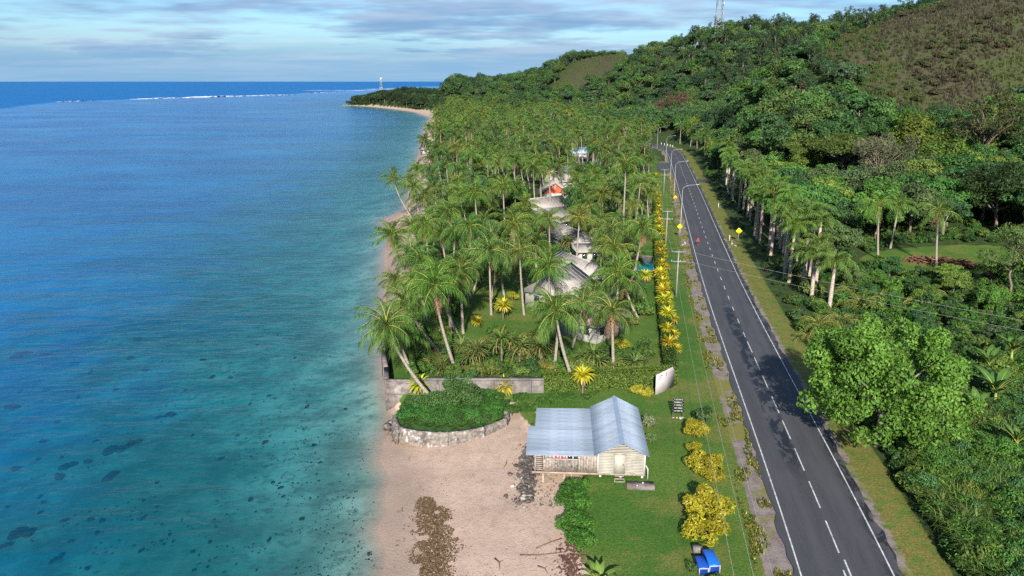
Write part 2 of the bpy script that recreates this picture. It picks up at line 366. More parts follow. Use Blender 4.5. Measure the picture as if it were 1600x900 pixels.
M['paleblue'] = plain('pale_blue_iron', (0.30, 0.38, 0.45), 0.5)
M['redpaint'] = plain('red_paint', (0.55, 0.06, 0.04), 0.5)
M['shirt'] = plain('red_shirt', (0.62, 0.02, 0.04), 0.8)
M['skin'] = plain('skin', (0.30, 0.17, 0.11), 0.6)
M['shorts'] = plain('dark_shorts', (0.02, 0.02, 0.025), 0.85)

def road_material():
    m, nt, out = new_mat('asphalt'); b = NB(nt); p = b.pos()
    u = b.attr('u'); l = b.attr('l')                     # metres across / along the road
    cb = b.N.new('ShaderNodeCombineXYZ'); b.L.new(u, cb.inputs[0]); b.L.new(l, cb.inputs[1]); q = cb.outputs[0]
    base = b.mix(b.rng(b.noise(0.5, 5, 0.7, q, sc=(1, 0.13, 1)), 0.3, 0.7), (0.029, 0.030, 0.037), (0.058, 0.058, 0.066))
    base = b.mix(b.rng(b.noise(14, 3, 0.7, p), 0.35, 0.75), base, (0.072, 0.070, 0.071))
    pn0 = b.noise(0.3, 3, 0.6, q, sc=(1, 0.1, 1))
    # wheel tracks worn paler
    tr = b.math('SINE', b.math('ADD', b.math('MULTIPLY', u, 3.6), b.math('MULTIPLY', pn0, 1.5))); base = b.mix(b.math('MULTIPLY', b.rng(tr, 0.0, 1.0), 0.22), base, (0.080, 0.078, 0.082))
    # damp patches in the seaward lane; darker, smoother patches along the inland edge line
    pn = b.noise(1.1, 4, 0.65, q, sc=(1.0, 0.40, 1), dist=0.5)
    lane = b.math('MULTIPLY', b.rng(u, -1.9, -1.2), b.math('SUBTRACT', 1.0, b.rng(u, -0.4, 0.3)))
    along = b.math('MULTIPLY', b.rng(l, 86, 94), b.math('SUBTRACT', 1.0, b.rng(l, 136, 150)))
    w1 = b.math('MULTIPLY', b.math('MULTIPLY', lane, along), b.rng(pn, 0.455, 0.50))
    edge = b.rng(u, 2.2, 3.6); w2 = b.math('MULTIPLY', edge, b.rng(pn, 0.47, 0.55))
    wet = b.math('MAXIMUM', w1, b.math('MULTIPLY', w2, 0.85))
    base = b.mix(b.math('MULTIPLY', wet, 0.95), base, (0.012, 0.013, 0.016))
    s = b.bsdf(base, b.rng(wet, 0, 1, 0.78, 0.5), 0.3, 0.0, b.bump(b.noise(30, 2, 0.6, p), 0.35, 0.02)); b.L.new(s.outputs[0], out.inputs[0]); return m
M['asphalt'] = road_material()

def ground_material():
    m, nt, out = new_mat('ground'); b = NB(nt); p = b.pos(); z = b.attr('zone', 'Color')
    sp = b.N.new('ShaderNodeSeparateColor'); b.L.new(z, sp.inputs[0]); sand, lawn, knoll = sp.outputs[0], sp.outputs[1], sp.outputs[2]
    grav = b.attr('gravel'); hgt = b.N.new('ShaderNodeSeparateXYZ'); b.L.new(p, hgt.inputs[0])
    nA = b.noise(0.9, 4, 0.65, p); nB = b.noise(0.18, 4, 0.65, p, loc=(9, 4, 2)); nC = b.noise(6.0, 3, 0.75, p); nD = b.noise(0.05, 3, 0.6, p, loc=(4, 4, 4))
    edge = b.math('MULTIPLY', b.math('SUBTRACT', nA, 0.5), 0.9)
    def soft(v, k=1.0): return b.rng(b.math('ADD', v, b.math('MULTIPLY', edge, k)), 0.40, 0.60)
    floor = b.mix(b.rng(nA, 0.3, 0.7), (0.022, 0.040, 0.012), (0.050, 0.075, 0.020))
    g = b.mix(b.rng(nD, 0.34, 0.66), (0.044, 0.112, 0.016), (0.082, 0.142, 0.024))
    g = b.mix(b.math('MULTIPLY', b.rng(nB, 0.47, 0.66), 0.75), g, (0.15, 0.150, 0.040))
    g = b.mix(b.math('MULTIPLY', b.attr('dry'), b.rng(nA, 0.30, 0.62)), g, (0.165, 0.140, 0.040))
    g = b.mix(b.rng(nC, 0.3, 0.72), b.mix(1.0, g, (0.55, 0.6, 0.6), 'MULTIPLY'), b.mix(1.0, g, (1.35, 1.3, 1.2), 'MULTIPLY'))
    k = b.mix(b.rng(nD, 0.40, 0.60), (0.054, 0.068, 0.024), (0.066, 0.055, 0.038)); k = b.mix(b.rng(nA, 0.35, 0.7), k, (0.038, 0.046, 0.014))  # knoll grass tones, kept dark with the cloud shade put into the colour
    s1 = b.mix(b.rng(nA, 0.3, 0.7), (0.385, 0.272, 0.208), (0.49, 0.358, 0.28))
    s1 = b.mix(b.math('MULTIPLY', b.rng(nC, 0.52, 0.72), 0.6), s1, (0.19, 0.135, 0.105))
    s1 = b.mix(b.math('MULTIPLY', b.rng(b.math('ADD', b.math('MULTIPLY', nA, 0.5), b.math('MULTIPLY', nB, 0.5)), 0.50, 0.62), 0.5), s1, (0.22, 0.155, 0.115))
    wetw = b.math('SUBTRACT', 1.0, b.rng(b.math('ADD', hgt.outputs[2], b.math('MULTIPLY', edge, 0.22)), 0.14, 0.52))
    s1 = b.mix(b.math('MULTIPLY', wetw, 0.62), s1, (0.25, 0.185, 0.145))
    und = b.math('SUBTRACT', 1.0, b.rng(hgt.outputs[2], -0.5, -0.02))
    bed = b.mix(b.rng(nB, 0.36, 0.64), (0.42, 0.40, 0.32), (0.20, 0.21, 0.165))
    bed = b.mix(b.math('MULTIPLY', b.rng(nA, 0.50, 0.66), 0.6), bed, (0.09, 0.10, 0.075))
    bed = b.mix(b.math('MULTIPLY', b.rng(nD, 0.44, 0.60), 0.6), bed, (0.12, 0.14, 0.11))
    s1 = b.mix(und, s1, bed)
    gr = b.mix(b.rng(nA, 0.35, 0.65), (0.15, 0.115, 0.108), (0.225, 0.185, 0.165)); gr = b.mix(b.rng(nC, 0.5, 0.75), gr, (0.27, 0.235, 0.195))
    gr = b.mix(b.rng(nB, 0.50, 0.60), gr, (0.16, 0.15, 0.04))
    c = b.mix(soft(lawn, 0.5), floor, g); c = b.mix(soft(knoll, 0.8), c, k); c = b.mix(soft(grav, 0.9), c, gr)
    c = b.mix(soft(sand, 0.45), c, s1)
    h = nC
    s = b.bsdf(c, b.rng(wetw, 0, 1, 0.92, 0.6), 0.15, 0.0, b.bump(h, 0.55, 0.12)); b.L.new(s.outputs[0], out.inputs[0]); return m
M['ground'] = ground_material()

def sea_material():
    m, nt, out = new_mat('sea_water'); b = NB(nt); p = b.pos(); d = b.attr('depth'); far = b.attr('reef')
    # ripples at three sizes, longer crests across the swell direction
    calm = b.rng(b.noise(0.012, 3, 0.6, p, sc=(0.35, 1, 1), loc=(30, 11, 0)), 0.38, 0.62)
    w1 = b.noise(1.1, 2, 0.6, p, sc=(0.55, 1.25, 1)); w2 = b.noise(0.33, 2, 0.55, p, sc=(0.45, 1.1, 1), dist=0.4); w3 = b.noise(0.05, 1, 0.5, p, sc=(0.5, 1.4, 1))
    h = b.math('ADD', b.math('MULTIPLY', w1, 0.22), b.math('ADD', b.math('MULTIPLY', w2, 0.62), b.math('MULTIPLY', w3, b.rng(far, 0, 1, 0.9, 7.0))))
    n = b.N.new('ShaderNodeBump'); b.L.new(b.rng(calm, 0, 1, 0.6, 1.0), n.inputs['Strength']); n.inputs['Distance'].default_value = 0.85; b.L.new(h, n.inputs['Height'])
    # Beer-Lambert: what the water column lets through and what it scatters back
    def ex(k): return b.math('POWER', 2.718, b.math('MULTIPLY', d, -k))
    tint = b.N.new('ShaderNodeCombineColor'); b.L.new(ex(0.72), tint.inputs[0]); b.L.new(ex(0.165), tint.inputs[1]); b.L.new(ex(0.105), tint.inputs[2])
    tr = b.N.new('ShaderNodeBsdfTransparent'); b.L.new(tint.outputs[0], tr.inputs[0])
    patch = b.rng(b.noise(0.02, 3, 0.6, p, sc=(0.6, 1, 1), loc=(5, 2, 0)), 0.35, 0.65)
    sc1 = b.mix(patch, (0.0006, 0.135, 0.48), (0.001, 0.25, 0.68))
    scat = b.mix(b.rng(d, 1.8, 3.6), (0.002, 0.11, 0.165), sc1); scat = b.mix(far, scat, (0.0008, 0.115, 0.34))
    df = b.N.new('ShaderNodeBsdfDiffuse'); b.L.new(scat, df.inputs[0]); b.L.new(n.outputs[0], df.inputs['Normal'])
    body = b.N.new('ShaderNodeMixShader'); b.L.new(b.math('SUBTRACT', 1.0, ex(0.15)), body.inputs[0]); b.L.new(tr.outputs[0], body.inputs[1]); b.L.new(df.outputs[0], body.inputs[2])
    gl = b.N.new('ShaderNodeBsdfGlossy'); gl.inputs['Roughness'].default_value = 0.14; b.L.new(n.outputs[0], gl.inputs['Normal'])
    # Schlick's law on the rippled normal, the same from above and below (the transparent body does not refract)
    dt = b.N.new('ShaderNodeVectorMath'); dt.operation = 'DOT_PRODUCT'; b.L.new(n.outputs[0], dt.inputs[0]); b.L.new(b.N.new('ShaderNodeNewGeometry').outputs['Incoming'], dt.inputs[1])
    fres = b.math('ADD', 0.02, b.math('MULTIPLY', 0.98, b.math('POWER', b.math('SUBTRACT', 1.0, b.math('ABSOLUTE', dt.outputs['Value']), clamp=True), 5.0)))
    f = b.math('MULTIPLY', fres, b.rng(far, 0, 1, 0.62, 0.25))
    ms = b.N.new('ShaderNodeMixShader'); b.L.new(f, ms.inputs[0]); b.L.new(body.outputs[0], ms.inputs[1]); b.L.new(gl.outputs[0], ms.inputs[2])
    b.L.new(ms.outputs[0], out.inputs[0]); return m
M['sea'] = sea_material()

def stone_material():
    m, nt, out = new_mat('whitewashed_stone'); b = NB(nt); p = b.objc(); g = b.N.new('ShaderNodeSeparateXYZ'); b.L.new(b.pos(), g.inputs[0])
    v = b.vor(2.2, p); c = b.mix(b.rng(b.noise(2.5, 6, 0.7, p), 0.35, 0.65), (0.13, 0.108, 0.094), (0.27, 0.235, 0.205))
    c = b.mix(b.rng(b.noise(1.3, 6, 0.75, p, loc=(7, 1, 3)), 0.555, 0.62), c, (0.42, 0.39, 0.36))
    c = b.mix(b.math('MULTIPLY', b.rng(b.noise(1.1, 5, 0.7, p, loc=(1, 6, 2)), 0.52, 0.64), 0.8), c, (0.07, 0.06, 0.055))
    low = b.math('SUBTRACT', 1.0, b.rng(b.math('ADD', g.outputs[2], b.math('MULTIPLY', b.noise(1.5, 4, 0.6, p), 0.5)), 0.55, 0.95))
    c = b.mix(b.math('MULTIPLY', low, 0.85), c, (0.20, 0.125, 0.065))
    h = b.math('ADD', b.math('MULTIPLY', v.outputs['Distance'], 0.8), b.noise(6, 4, 0.7, p))
    s = b.bsdf(c, 0.9, 0.1, 0, b.bump(h, 0.8, 0.12)); b.L.new(s.outputs[0], out.inputs[0]); return m
M['stone'] = stone_material()

# ------------------------------------------------------------------ ground, sea, road
rng = np.random.default_rng(11); rnd = random.Random(5)
def grid_faces(nr, nc):
    a = np.arange((nr - 1) * nc).reshape(nr - 1, nc)[:, :-1]
    return np.stack([a, a + 1, a + nc + 1, a + nc], -1).reshape(-1, 4)
CLEAR = (83.5, 143.0, 17.0, 11.0)
def in_clear(x, y, k=1.0): return ((x - CLEAR[0]) / (CLEAR[2] * k)) ** 2 + ((y - CLEAR[1]) / (CLEAR[3] * k)) ** 2
_kp = [(1180,335),(1205,300),(1232,275),(1270,262),(1345,258),(1430,254),(1600,248),(1900,245)]
KNOLL_LOW = np.array([((px - 800) / FPX * Y * 1.03, Y) for px, Y in _kp])
def knoll_w(x, y):
    lo = np.interp(x, KNOLL_LOW[:, 0], KNOLL_LOW[:, 1]); 
    t = sstep(-5, 6, y - lo) * (1 - sstep(395, 412, y)) * sstep(122, 134, x - 0.10 * (y - 335))
    return t
def build_ground():
    ys = np.geomspace(20, 2700, 400); us = np.linspace(-1.0, 1.25, 500)
    Y = np.repeat(ys[:, None], len(us), 1); X = us[None] * Y
    off = road_off(X, Y); Z = height(X, Y, off)
    d = X - xs(Y); ins = X - xi(Y)
    sand = 1 - sstep(-0.5, 0.5, ins)
    left = (off < -5.0) & (ins > 0)
    lawn = np.where(left & (Y < 230), 1.0, 0.0)
    grv2 = sstep(3.3, 3.7, off) * (1 - sstep(4.4, 5.2, off)) * (Y < 430) * .8
    lawn = np.maximum(lawn, sstep(3.9, 4.4, off) * (1 - sstep(6.8, 8.6, off)) * (Y < 430))
    lawn = np.maximum(lawn, sstep(-13, -11, off) * (off < 0) * (Y < 340))
    lawn = np.maximum(lawn, 1 - sstep(0.7, 1.15, in_clear(X, Y)))
    dry = np.maximum(sstep(3.3, 3.8, off) * (1 - sstep(6.5, 9.5, off)), .55 * sstep(-7.5, -5.5, off) * (off < 0)) * (Y < 430)
    grav = sstep(-6.0, -5.4, off) * (1 - sstep(-4.0, -3.4, off)) * (Y < 430)
    grav = np.maximum(grav, grv2 * .75)
    kn = knoll_w(X, Y)
    p2 = np.hypot((X - PY(945, 92, 735).x) / 46, (Y - 735) / 40); kn = np.maximum(kn, 1 - sstep(0.75, 1.1, p2))
    me = mesh_np('ground', np.stack([X, Y, Z], -1).reshape(-1, 3), grid_faces(*X.shape), [M['ground']], None, True)
    a = me.color_attributes.new('zone', 'FLOAT_COLOR', 'POINT')
    a.data.foreach_set('color', np.stack([sand, lawn, kn, np.ones_like(sand)], -1).astype(np.float32).ravel())
    a = me.attributes.new('gravel', 'FLOAT', 'POINT'); a.data.foreach_set('value', grav.astype(np.float32).ravel())
    a = me.attributes.new('dry', 'FLOAT', 'POINT'); a.data.foreach_set('value', dry.astype(np.float32).ravel())
    struct(link('ground', me))
    ys = np.r_[np.geomspace(20, 1000, 300), np.geomspace(1000, 90000, 161)[1:]]
    us = np.r_[np.linspace(-1.6, -0.42, 60)[:-1], np.linspace(-0.42, 0.0, 220), np.linspace(0, 1.5, 40)[1:]]
    Y = np.repeat(ys[:, None], len(us), 1); X = us[None] * Y
    d = xs(Y) - X; dep = np.where(d > 0, sea_depth(np.maximum(d, 0)), 0) * (0.9 + 0.2 * vnoise(X, Y, 6, 2))
    dep = np.maximum(dep, 0) + sstep(-2, 0, d) * 0.02
    RU = np.array([(-1.6,900),(-0.65,1017),(-0.575,1390),(-0.478,1582),(-0.283,2185),(-0.19,3200),(-0.113,5500),(0.5,9000),(1.5,9000)])
    ry = np.interp(X / Y, RU[:, 0], RU[:, 1]); far = sstep(0.97, 1.06, Y / ry)
    dep = dep + far * 30
    me = mesh_np('sea', np.stack([X, Y, 0 * X], -1).reshape(-1, 3), grid_faces(*X.shape), [M['sea']], None, True)
    for nm, arr in (('depth', dep), ('reef', far)):
        a = me.attributes.new(nm, 'FLOAT', 'POINT'); a.data.foreach_set('value', arr.astype(np.float32).ravel())
    struct(link('sea', me))
build_ground()

def strip(name, o0, o1, z, mat, s0=None, s1=None, parent=None, jag=0.0):
    k = np.arange(len(RCS)) if s0 is None else None
    if s0 is None: ss = RCS
    else: ss = np.linspace(s0, s1, max(2, int((s1 - s0) / 1.5) + 1))
    c = np.c_[np.interp(ss, RCS, RC[:, 0]), np.interp(ss, RCS, RC[:, 1])]; n = np.c_[np.interp(ss, RCS, RNRM[:, 0]), np.interp(ss, RCS, RNRM[:, 1])]
    j0 = jag * (rng.random(len(ss)) - 0.5); j1 = jag * (rng.random(len(ss)) - 0.5)
    cols = np.linspace(0, 1, 7 if o1 - o0 > 2 else 2); V = []; U = []; Ls = []
    for t in cols:
        o = (o0 + j0) * (1 - t) + (o1 + j1) * t; q = c + n * o[:, None]; V.append(np.c_[q, np.full(len(q), z)]); U.append(o); Ls.append(ss)
    V = np.stack(V, 1).reshape(-1, 3); me = mesh_np(name, V, grid_faces(len(ss), len(cols)), [mat], None, True)
    for nm, arr in (('u', np.stack(U, 1)), ('l', np.stack(Ls, 1))):
        a = me.attributes.new(nm, 'FLOAT', 'POINT'); a.data.foreach_set('value', arr.astype(np.float32).ravel())
    return link(name, me, parent)
def s_at_y(y): 
    i = np.argmax(RC[:, 1] >= y); return float(np.interp(y, RC[max(i-1, 0):i+1, 1], RCS[max(i-1, 0):i+1]))
road = struct(strip('road', -3.85, 3.95, ROAD_Z, M['asphalt'], jag=0.45))
for o_ in (-3.28, 3.2): strip('edge_line', o_ - 0.055, o_ + 0.055, ROAD_Z + 0.012, M['whitepaint'], parent=road)
yk = 49.9
while yk < 425:
    ln = 4.4 if yk < 94 else 2.2
    strip('centre_dash', -0.055, 0.055, ROAD_Z + 0.012, M['whitepaint'], s_at_y(yk), s_at_y(yk) + ln, road); yk += 6.23
for o_ in (-0.19, 0.19): strip('centre_line', o_ - 0.06, o_ + 0.06, ROAD_Z + 0.0125, M['whitepaint'], 3, s_at_y(48.6) + (0.5 if o_ > 0 else -0.8), road)
drv = MB()
def road_pt(y, off):
    s = s_at_y(y); return np.array([np.interp(s, RCS, RC[:, 0]) + off * np.interp(s, RCS, RNRM[:, 0]), np.interp(s, RCS, RC[:, 1]) + off * np.interp(s, RCS, RNRM[:, 1])])
P4 = [road_pt(294, -3.6), road_pt(334, -3.6), road_pt(328, -9.5), road_pt(300, -9.5)]
drv.add([(p[0], p[1], 2.19) for p in P4], [(0, 1, 2, 3)]); struct(drv.obj('driveway', M['asphalt']))
drv = MB(); P4 = [road_pt(268, 4.0), road_pt(276, 4.0), road_pt(277, 17), road_pt(271, 17)]
drv.add([(p[0], p[1], 2.195 + 0.04 * i) for i, p in zip((0, 0, 6, 6), P4)], [(0, 1, 2, 3)]); struct(drv.obj('side_track', M['asphalt']))

# surf on the outer reef
def breaker(label, px0, py0, px1, py1, w, h, seed):
    r = np.random.default_rng(seed); a = G(px0, py0, 0); b_ = G(px1, py1, 0); n = 90; V = []
    for i in range(n):
        t = i / (n - 1); c = np.array(a.lerp(b_, t)); env = min(1, 6 * t, 6 * (1 - t)) * (0.2 + 0.8 * vnoise(np.array([t * 14.0]), np.array([seed * 3.0]), 1.0, seed)[0]) * (0.6 + 0.4 * r.random())
        for j, (q, k) in enumerate(((-1, 0), (-0.5, 0.7), (0, 1), (0.6, 0.5), (1, 0))):
            V.append((c[0] + r.normal() * 2, c[1] + q * w * env * (0.7 + 0.6 * r.random()), 0.15 + k * h * env))
    o = link('breaking_wave', mesh_np('breaking_wave', V, grid_faces(n, 5), [M['foam']], None, True))
    tag(o, label, 'wave', 'waves breaking on the outer reef')
breaker('longest white line of surf breaking on the outer reef', 196, 155.6, 468, 147.8, 46, 3.4, 1)
breaker('short broken white surf line west of the longest breaker', 86, 159.5, 152, 157.2, 14, 1.5, 2)
breaker('thin surf line on the reef just before the headland', 470, 146.2, 545, 143.2, 26, 1.6, 3)
breaker('faint far surf line behind the lighthouse headland', 560, 139.5, 640, 139.2, 40, 1.8, 4)
breaker('faint surf line out beyond the end of the longest breaker', 470, 141.5, 600, 141.2, 26, 1.4, 6)

# ------------------------------------------------------------------ plant prototypes (mesh data, shared by copies)
def leaves(C, Nn, size, r, aspect=0.55, droop=0.0):
    C = np.asarray(C, float); n = len(C); Nn = Nn / (np.linalg.norm(Nn, axis=1, keepdims=True) + 1e-9)
    t = np.cross(Nn, r.normal(size=(n, 3))); t /= np.linalg.norm(t, axis=1, keepdims=True) + 1e-9; u = np.cross(Nn, t)
    s = size * (0.65 + 0.7 * r.random((n, 1)))
    V = np.stack([C - t * s * 0.5, C + u * s * aspect * 0.5 - Nn * s * 0.06, C + t * s * 0.5 - np.array([0, 0, 1.0]) * droop * s, C - u * s * aspect * 0.5 - Nn * s * 0.06], 1).reshape(-1, 3)
    F = np.arange(4 * n).reshape(n, 4); return V, F, np.repeat(r.random(n), 4)
def crown_mesh(name, seed, rx, rz_, nblob, nleaf, lsize, zc, blob=(0.26, 0.42), flat=0.0, mat='leaf', shell=0.75, low=-0.35, aspect=0.55):
    """clumps spread through an ellipsoid; leaves sit in the skin of each clump, so light and dark pockets form"""
    r = np.random.default_rng(seed); B = []
    while len(B) < nblob:
        q = r.normal(size=3); q /= np.linalg.norm(q); rad = shell + (1 - shell) * r.random() - (0.45 * r.random() if r.random() < 0.3 else 0)
        if q[2] < low: continue
        c = q * rad * np.array([rx, rx, rz_]) * (0.86 + 0.28 * r.random())
        c[2] += zc; B.append((c, rx * r.uniform(*blob)))
    wts = np.array([b_[1] ** 2 for b_ in B]); wts /= wts.sum(); k = r.choice(len(B), nleaf, p=wts)
    q = r.normal(size=(nleaf, 3)); q[:, 2] = q[:, 2] * (1 - 0.3 * flat) + 0.35; q /= np.linalg.norm(q, axis=1, keepdims=True)
    rad = (0.72 + 0.34 * r.random((nleaf, 1))) * np.array([b_[1] for b_ in B])[k][:, None]
    C = np.array([b_[0] for b_ in B])[k] + q * rad * np.array([1, 1, 0.72 - 0.35 * flat])
    V, F, v = leaves(C, q + 0.65 * r.normal(size=q.shape) + np.array([0, 0, 0.3]), lsize, r, aspect)
    bt = r.random(len(B)); v = np.clip(0.52 * v + 0.48 * np.repeat(bt[k], 4), 0, 1)
    return mesh_np(name, V, F, [M[mat]], v), B
def trunk_mesh(name, seed, h, r0, B, mat='bark', nb=9):
    r = np.random.default_rng(seed); mb = MB(); top = np.array([r.normal() * 0.05 * h, r.normal() * 0.05 * h, h])
    mid = top * 0.5 + np.array([r.normal() * 0.06 * h, r.normal() * 0.06 * h, 0])
    mb.tube([(0, 0, -0.6), (0, 0, 0.25 * h), mid, top], [r0 * 1.35, r0, r0 * 0.85, r0 * 0.6], 7)
    for c, br in [B[i] for i in r.choice(len(B), min(nb, len(B)), replace=False)]:
        st = mid + (top - mid) * r.random(); m2 = (st + c) / 2 + np.array([0, 0, 0.06 * h])
        mb.tube([st, m2, c], [r0 * 0.45, r0 * 0.3, r0 * 0.1], 5)
    return mb.mesh(name, M[mat], True)
TREES = {}
def tree_proto(key, seed, rx, rz_, h, nblob, nleaf, lsize, tr=0.25, bark='bark', nb=9, **kw):
    c, B = crown_mesh('crown', seed, rx, rz_, nblob, nleaf, lsize, h, **kw); TREES[key] = (c, trunk_mesh('trunk', seed + 1, h * 0.9, tr, B, bark, nb))
tree_proto('big', 21, 6.5, 4.9, 4.6, 110, 31000, 0.30, 0.32, 'palebark', 18, blob=(0.12, 0.21), shell=0.80)
for i in range(4): tree_proto('round%d' % i, 31 + i * 3, 3.7 + 0.3 * i, 3.4 + 0.25 * i, 5.2, 30, 5200, 0.42, 0.22)
for i in range(2): tree_proto('broad%d' % i, 51 + i * 3, 5.2, 2.6, 6.2, 34, 6500, 0.46, 0.28, 'palebark', 12, blob=(0.2, 0.32), flat=0.5)
tree_proto('rain', 61, 16.0, 3.6, 9.5, 150, 26000, 0.55, 0.6, 'palebark', 40, blob=(0.09, 0.16), flat=0.85, shell=0.55, low=0.0)
for i in range(2): tree_proto('sparse%d' % i, 71 + i * 3, 3.6, 3.8, 5.0, 46, 5400, 0.30, 0.12, 'bark', 24, blob=(0.14, 0.26), aspect=0.3, shell=0.5)
for i in range(3): tree_proto('pine%d' % i, 81 + i * 3, 2.3, 4.0, 7.6, 26, 2600, 0.45, 0.16, 'palebark', 12, blob=(0.24, 0.42), aspect=0.22, shell=0.45, low=-0.8)
def shrub_mesh(seed, r_, n, ls, aspect=0.5, mat='leaf'):
    return crown_mesh('foliage', seed, r_, r_ * 0.75, 16, n, ls, r_ * 0.55, blob=(0.32, 0.5), shell=0.6, low=-0.1, aspect=aspect, mat=mat)[0]
SHRUB = [shrub_mesh(101 + i, 1.0, 900, 0.24) for i in range(4)] + [shrub_mesh(111, 1.0, 700, 0.36, 0.3)]
SHRUB_HI = [shrub_mesh(121 + i, 1.0, 3600, 0.13, 0.5) for i in range(2)]
GOLDBUSH = [shrub_mesh(131 + i, 1.0, 2600, 0.17, 0.45, 'gold') for i in range(3)]
def stick(seed, r_=1.0):
    mb = MB(); r = np.random.default_rng(seed)
    for _ in range(5): q = r.normal(size=2) * 0.4; mb.tube([(0, 0, -0.3), (q[0] * 0.4, q[1] * 0.4, 0.4), (q[0], q[1], 0.95)], [0.06, 0.045, 0.02], 5)
    return mb.mesh('stems', M['bark'])
STEMS = [stick(i) for i in range(2)]

def frond_arrays(r, L, a0, curl, nl, ll, width, sag, seg=2):
    """one pinnate frond leaving the origin along +X, rising at a0 and bending down"""
    k = 14; s = np.linspace(0, 1, k); ang = a0 - curl * s ** 1.4
    P = np.c_[np.r_[0, np.cumsum(np.cos(ang[:-1]))], np.zeros(k), np.r_[0, np.cumsum(np.sin(ang[:-1]))]] * L / (k - 1)
    V = []; F = []; A = []
    for side in (-1, 1):
        for i in range(nl):
            t = 0.10 + 0.90 * (i + 0.5 * r.random()) / nl
            p = np.array([np.interp(t, s, P[:, j]) for j in range(3)]); a = np.interp(t, s, ang); fw = np.array([math.cos(a), 0, math.sin(a)])
            ln = ll * (0.35 + 0.65 * math.sin(PI * min(1, t * 0.62 + 0.22))) * (0.8 + 0.35 * r.random()) * (1 if t < 0.85 else 0.7)
            sl = 0.45 + 0.55 * t; d = np.array([0, side, 0.0]) * (1 - 0.4 * sl) + fw * sl * 0.8 + np.array([0, 0, 0.30 - 0.25 * r.random()]); d /= np.linalg.norm(d)
            m_ = p + d * ln * 0.55 - np.array([0, 0, sag * ln * 0.22]); e = p + d * ln * 0.92 - np.array([0, 0, sag * ln * (0.75 + 0.3 * r.random())])
            w = fw * width * 0.5; n0 = len(V); val = 0.05 + 0.95 * r.random()
            V += [p - w * 0.5, p + w * 0.5, m_ + w, m_ - w, e]; F += [(n0, n0+1, n0+2, n0+3), (n0+3, n0+2, n0+4)]; A += [val * 0.8, val * 0.8, val, val, min(1, val * 1.25)]
    return np.array(V), F, A, P
FROND_SPEC = [(3.1, R(78), R(62), 0.5), (3.7, R(58), R(88), 0.75), (4.0, R(34), R(88), 1.0), (3.9, R(8), R(74), 1.15), (3.4, R(-26), R(52), 1.1)]
def frond_mesh(idx, seed, dead=False):
    r = np.random.default_rng(seed); L, a0, c, sag = FROND_SPEC[idx]
    if dead: L, a0, c, sag = 2.9, R(-52), R(34), 0.7
    V, F, A, P = frond_arrays(r, L, a0, c, 30 if not dead else 16, 1.08 if not dead else 0.6, 0.078, sag)
    mb = MB(); mb.add(V, F, 0, A); mb.tube(P[::2], np.linspace(0.06, 0.012, len(P[::2])), 4, 1)
    return mb.mesh('frond', [M['deadfrond'] if dead else M['palm'], M['deadfrond'] if dead else M['rachis']])
FRONDS = [[frond_mesh(i, 200 + i * 7 + j) for j in range(2)] for i in range(5)]
DEADF = [frond_mesh(0, 260 + j, True) for j in range(2)]
def crown_layout(r, n=22):
    """(mesh row, azimuth) of each frond, spiralling from the spear down to the skirt"""
    out = []
    for i in range(n):
        t = i / (n - 1); row = 0 if t < 0.14 else 1 if t < 0.36 else 2 if t < 0.62 else 3 if t < 0.86 else 4
        if r.random() < 0.10: continue                  # a frond lost to the wind
        out.append((row, i * 2.399 + r.uniform(-0.5, 0.5), r.uniform(-0.24, 0.24), r.uniform(0.72, 1.14)))
    return out
def merged_crown(seed, n, nl, ll, width, royal=False):
    r = np.random.default_rng(seed); mb = MB(); rr = random.Random(seed)
    for row, az, tilt, scl in crown_layout(rr, n):
        L, a0, c, sag = FROND_SPEC[row]
        if royal: a0 = a0 * 0.75 + R(14); c = c * 1.2; L *= 0.95
        V, F, A, P = frond_arrays(r, L * scl, a0 + tilt, c, nl, ll, width, sag)
        ca, sa = math.cos(az), math.sin(az); Rm = np.array([[ca, -sa, 0], [sa, ca, 0], [0, 0, 1]])
        mb.add(V @ Rm.T, F, 0, A); mb.tube((P @ Rm.T)[::3], np.linspace(0.06, 0.015, len(P[::3])), 3, 1, False)
    if not royal:
        for q in range(7):
            a_ = rr.uniform(0, 6.28); c_ = np.array([math.cos(a_) * .3, math.sin(a_) * .3, -.25 - .25 * rr.random()]); mb.tube([c_ + (0, 0, .15), c_, c_ - (0, 0, .16)], [.05, .15, .04], 5, 3, False)
        for q in range(rr.randint(1, 5)):
            V, F, A, P = frond_arrays(r, 2.7, R(-58), R(25), 12, 0.6, 0.09, 0.7); az = rr.uniform(0, 6.28); ca, sa = math.cos(az), math.sin(az); Rm = np.array([[ca, -sa, 0], [sa, ca, 0], [0, 0, 1]])
            mb.add(V @ Rm.T, F, 2, A)
    return mb.mesh('crown', [M['palm'], M['rachis'], M['deadfrond'], M['husk']])
PCROWN = [merged_crown(300 + i, (25, 22, 27, 19, 24, 21, 26, 23)[i], 22, 1.08, 0.105) for i in range(8)]
RCROWN = [merged_crown(320 + i, 17, 28, 1.0, 0.095, True) for i in range(3)]
FARCROWN = [merged_crown(340 + i, 16, 12, 1.2, 0.17) for i in range(3)]
def ringed(pts, radii, n=8): mb = MB(); mb.tube(pts, radii, n); return mb
def palm_trunk_pts(dx, dy, h, k=9, bow=0.5):
    t = np.linspace(0, 1, k); b_ = t + bow * (t * (1 - t))      # leans at the foot, straightens at the top
    return np.c_[dx * b_, dy * b_, h * t]
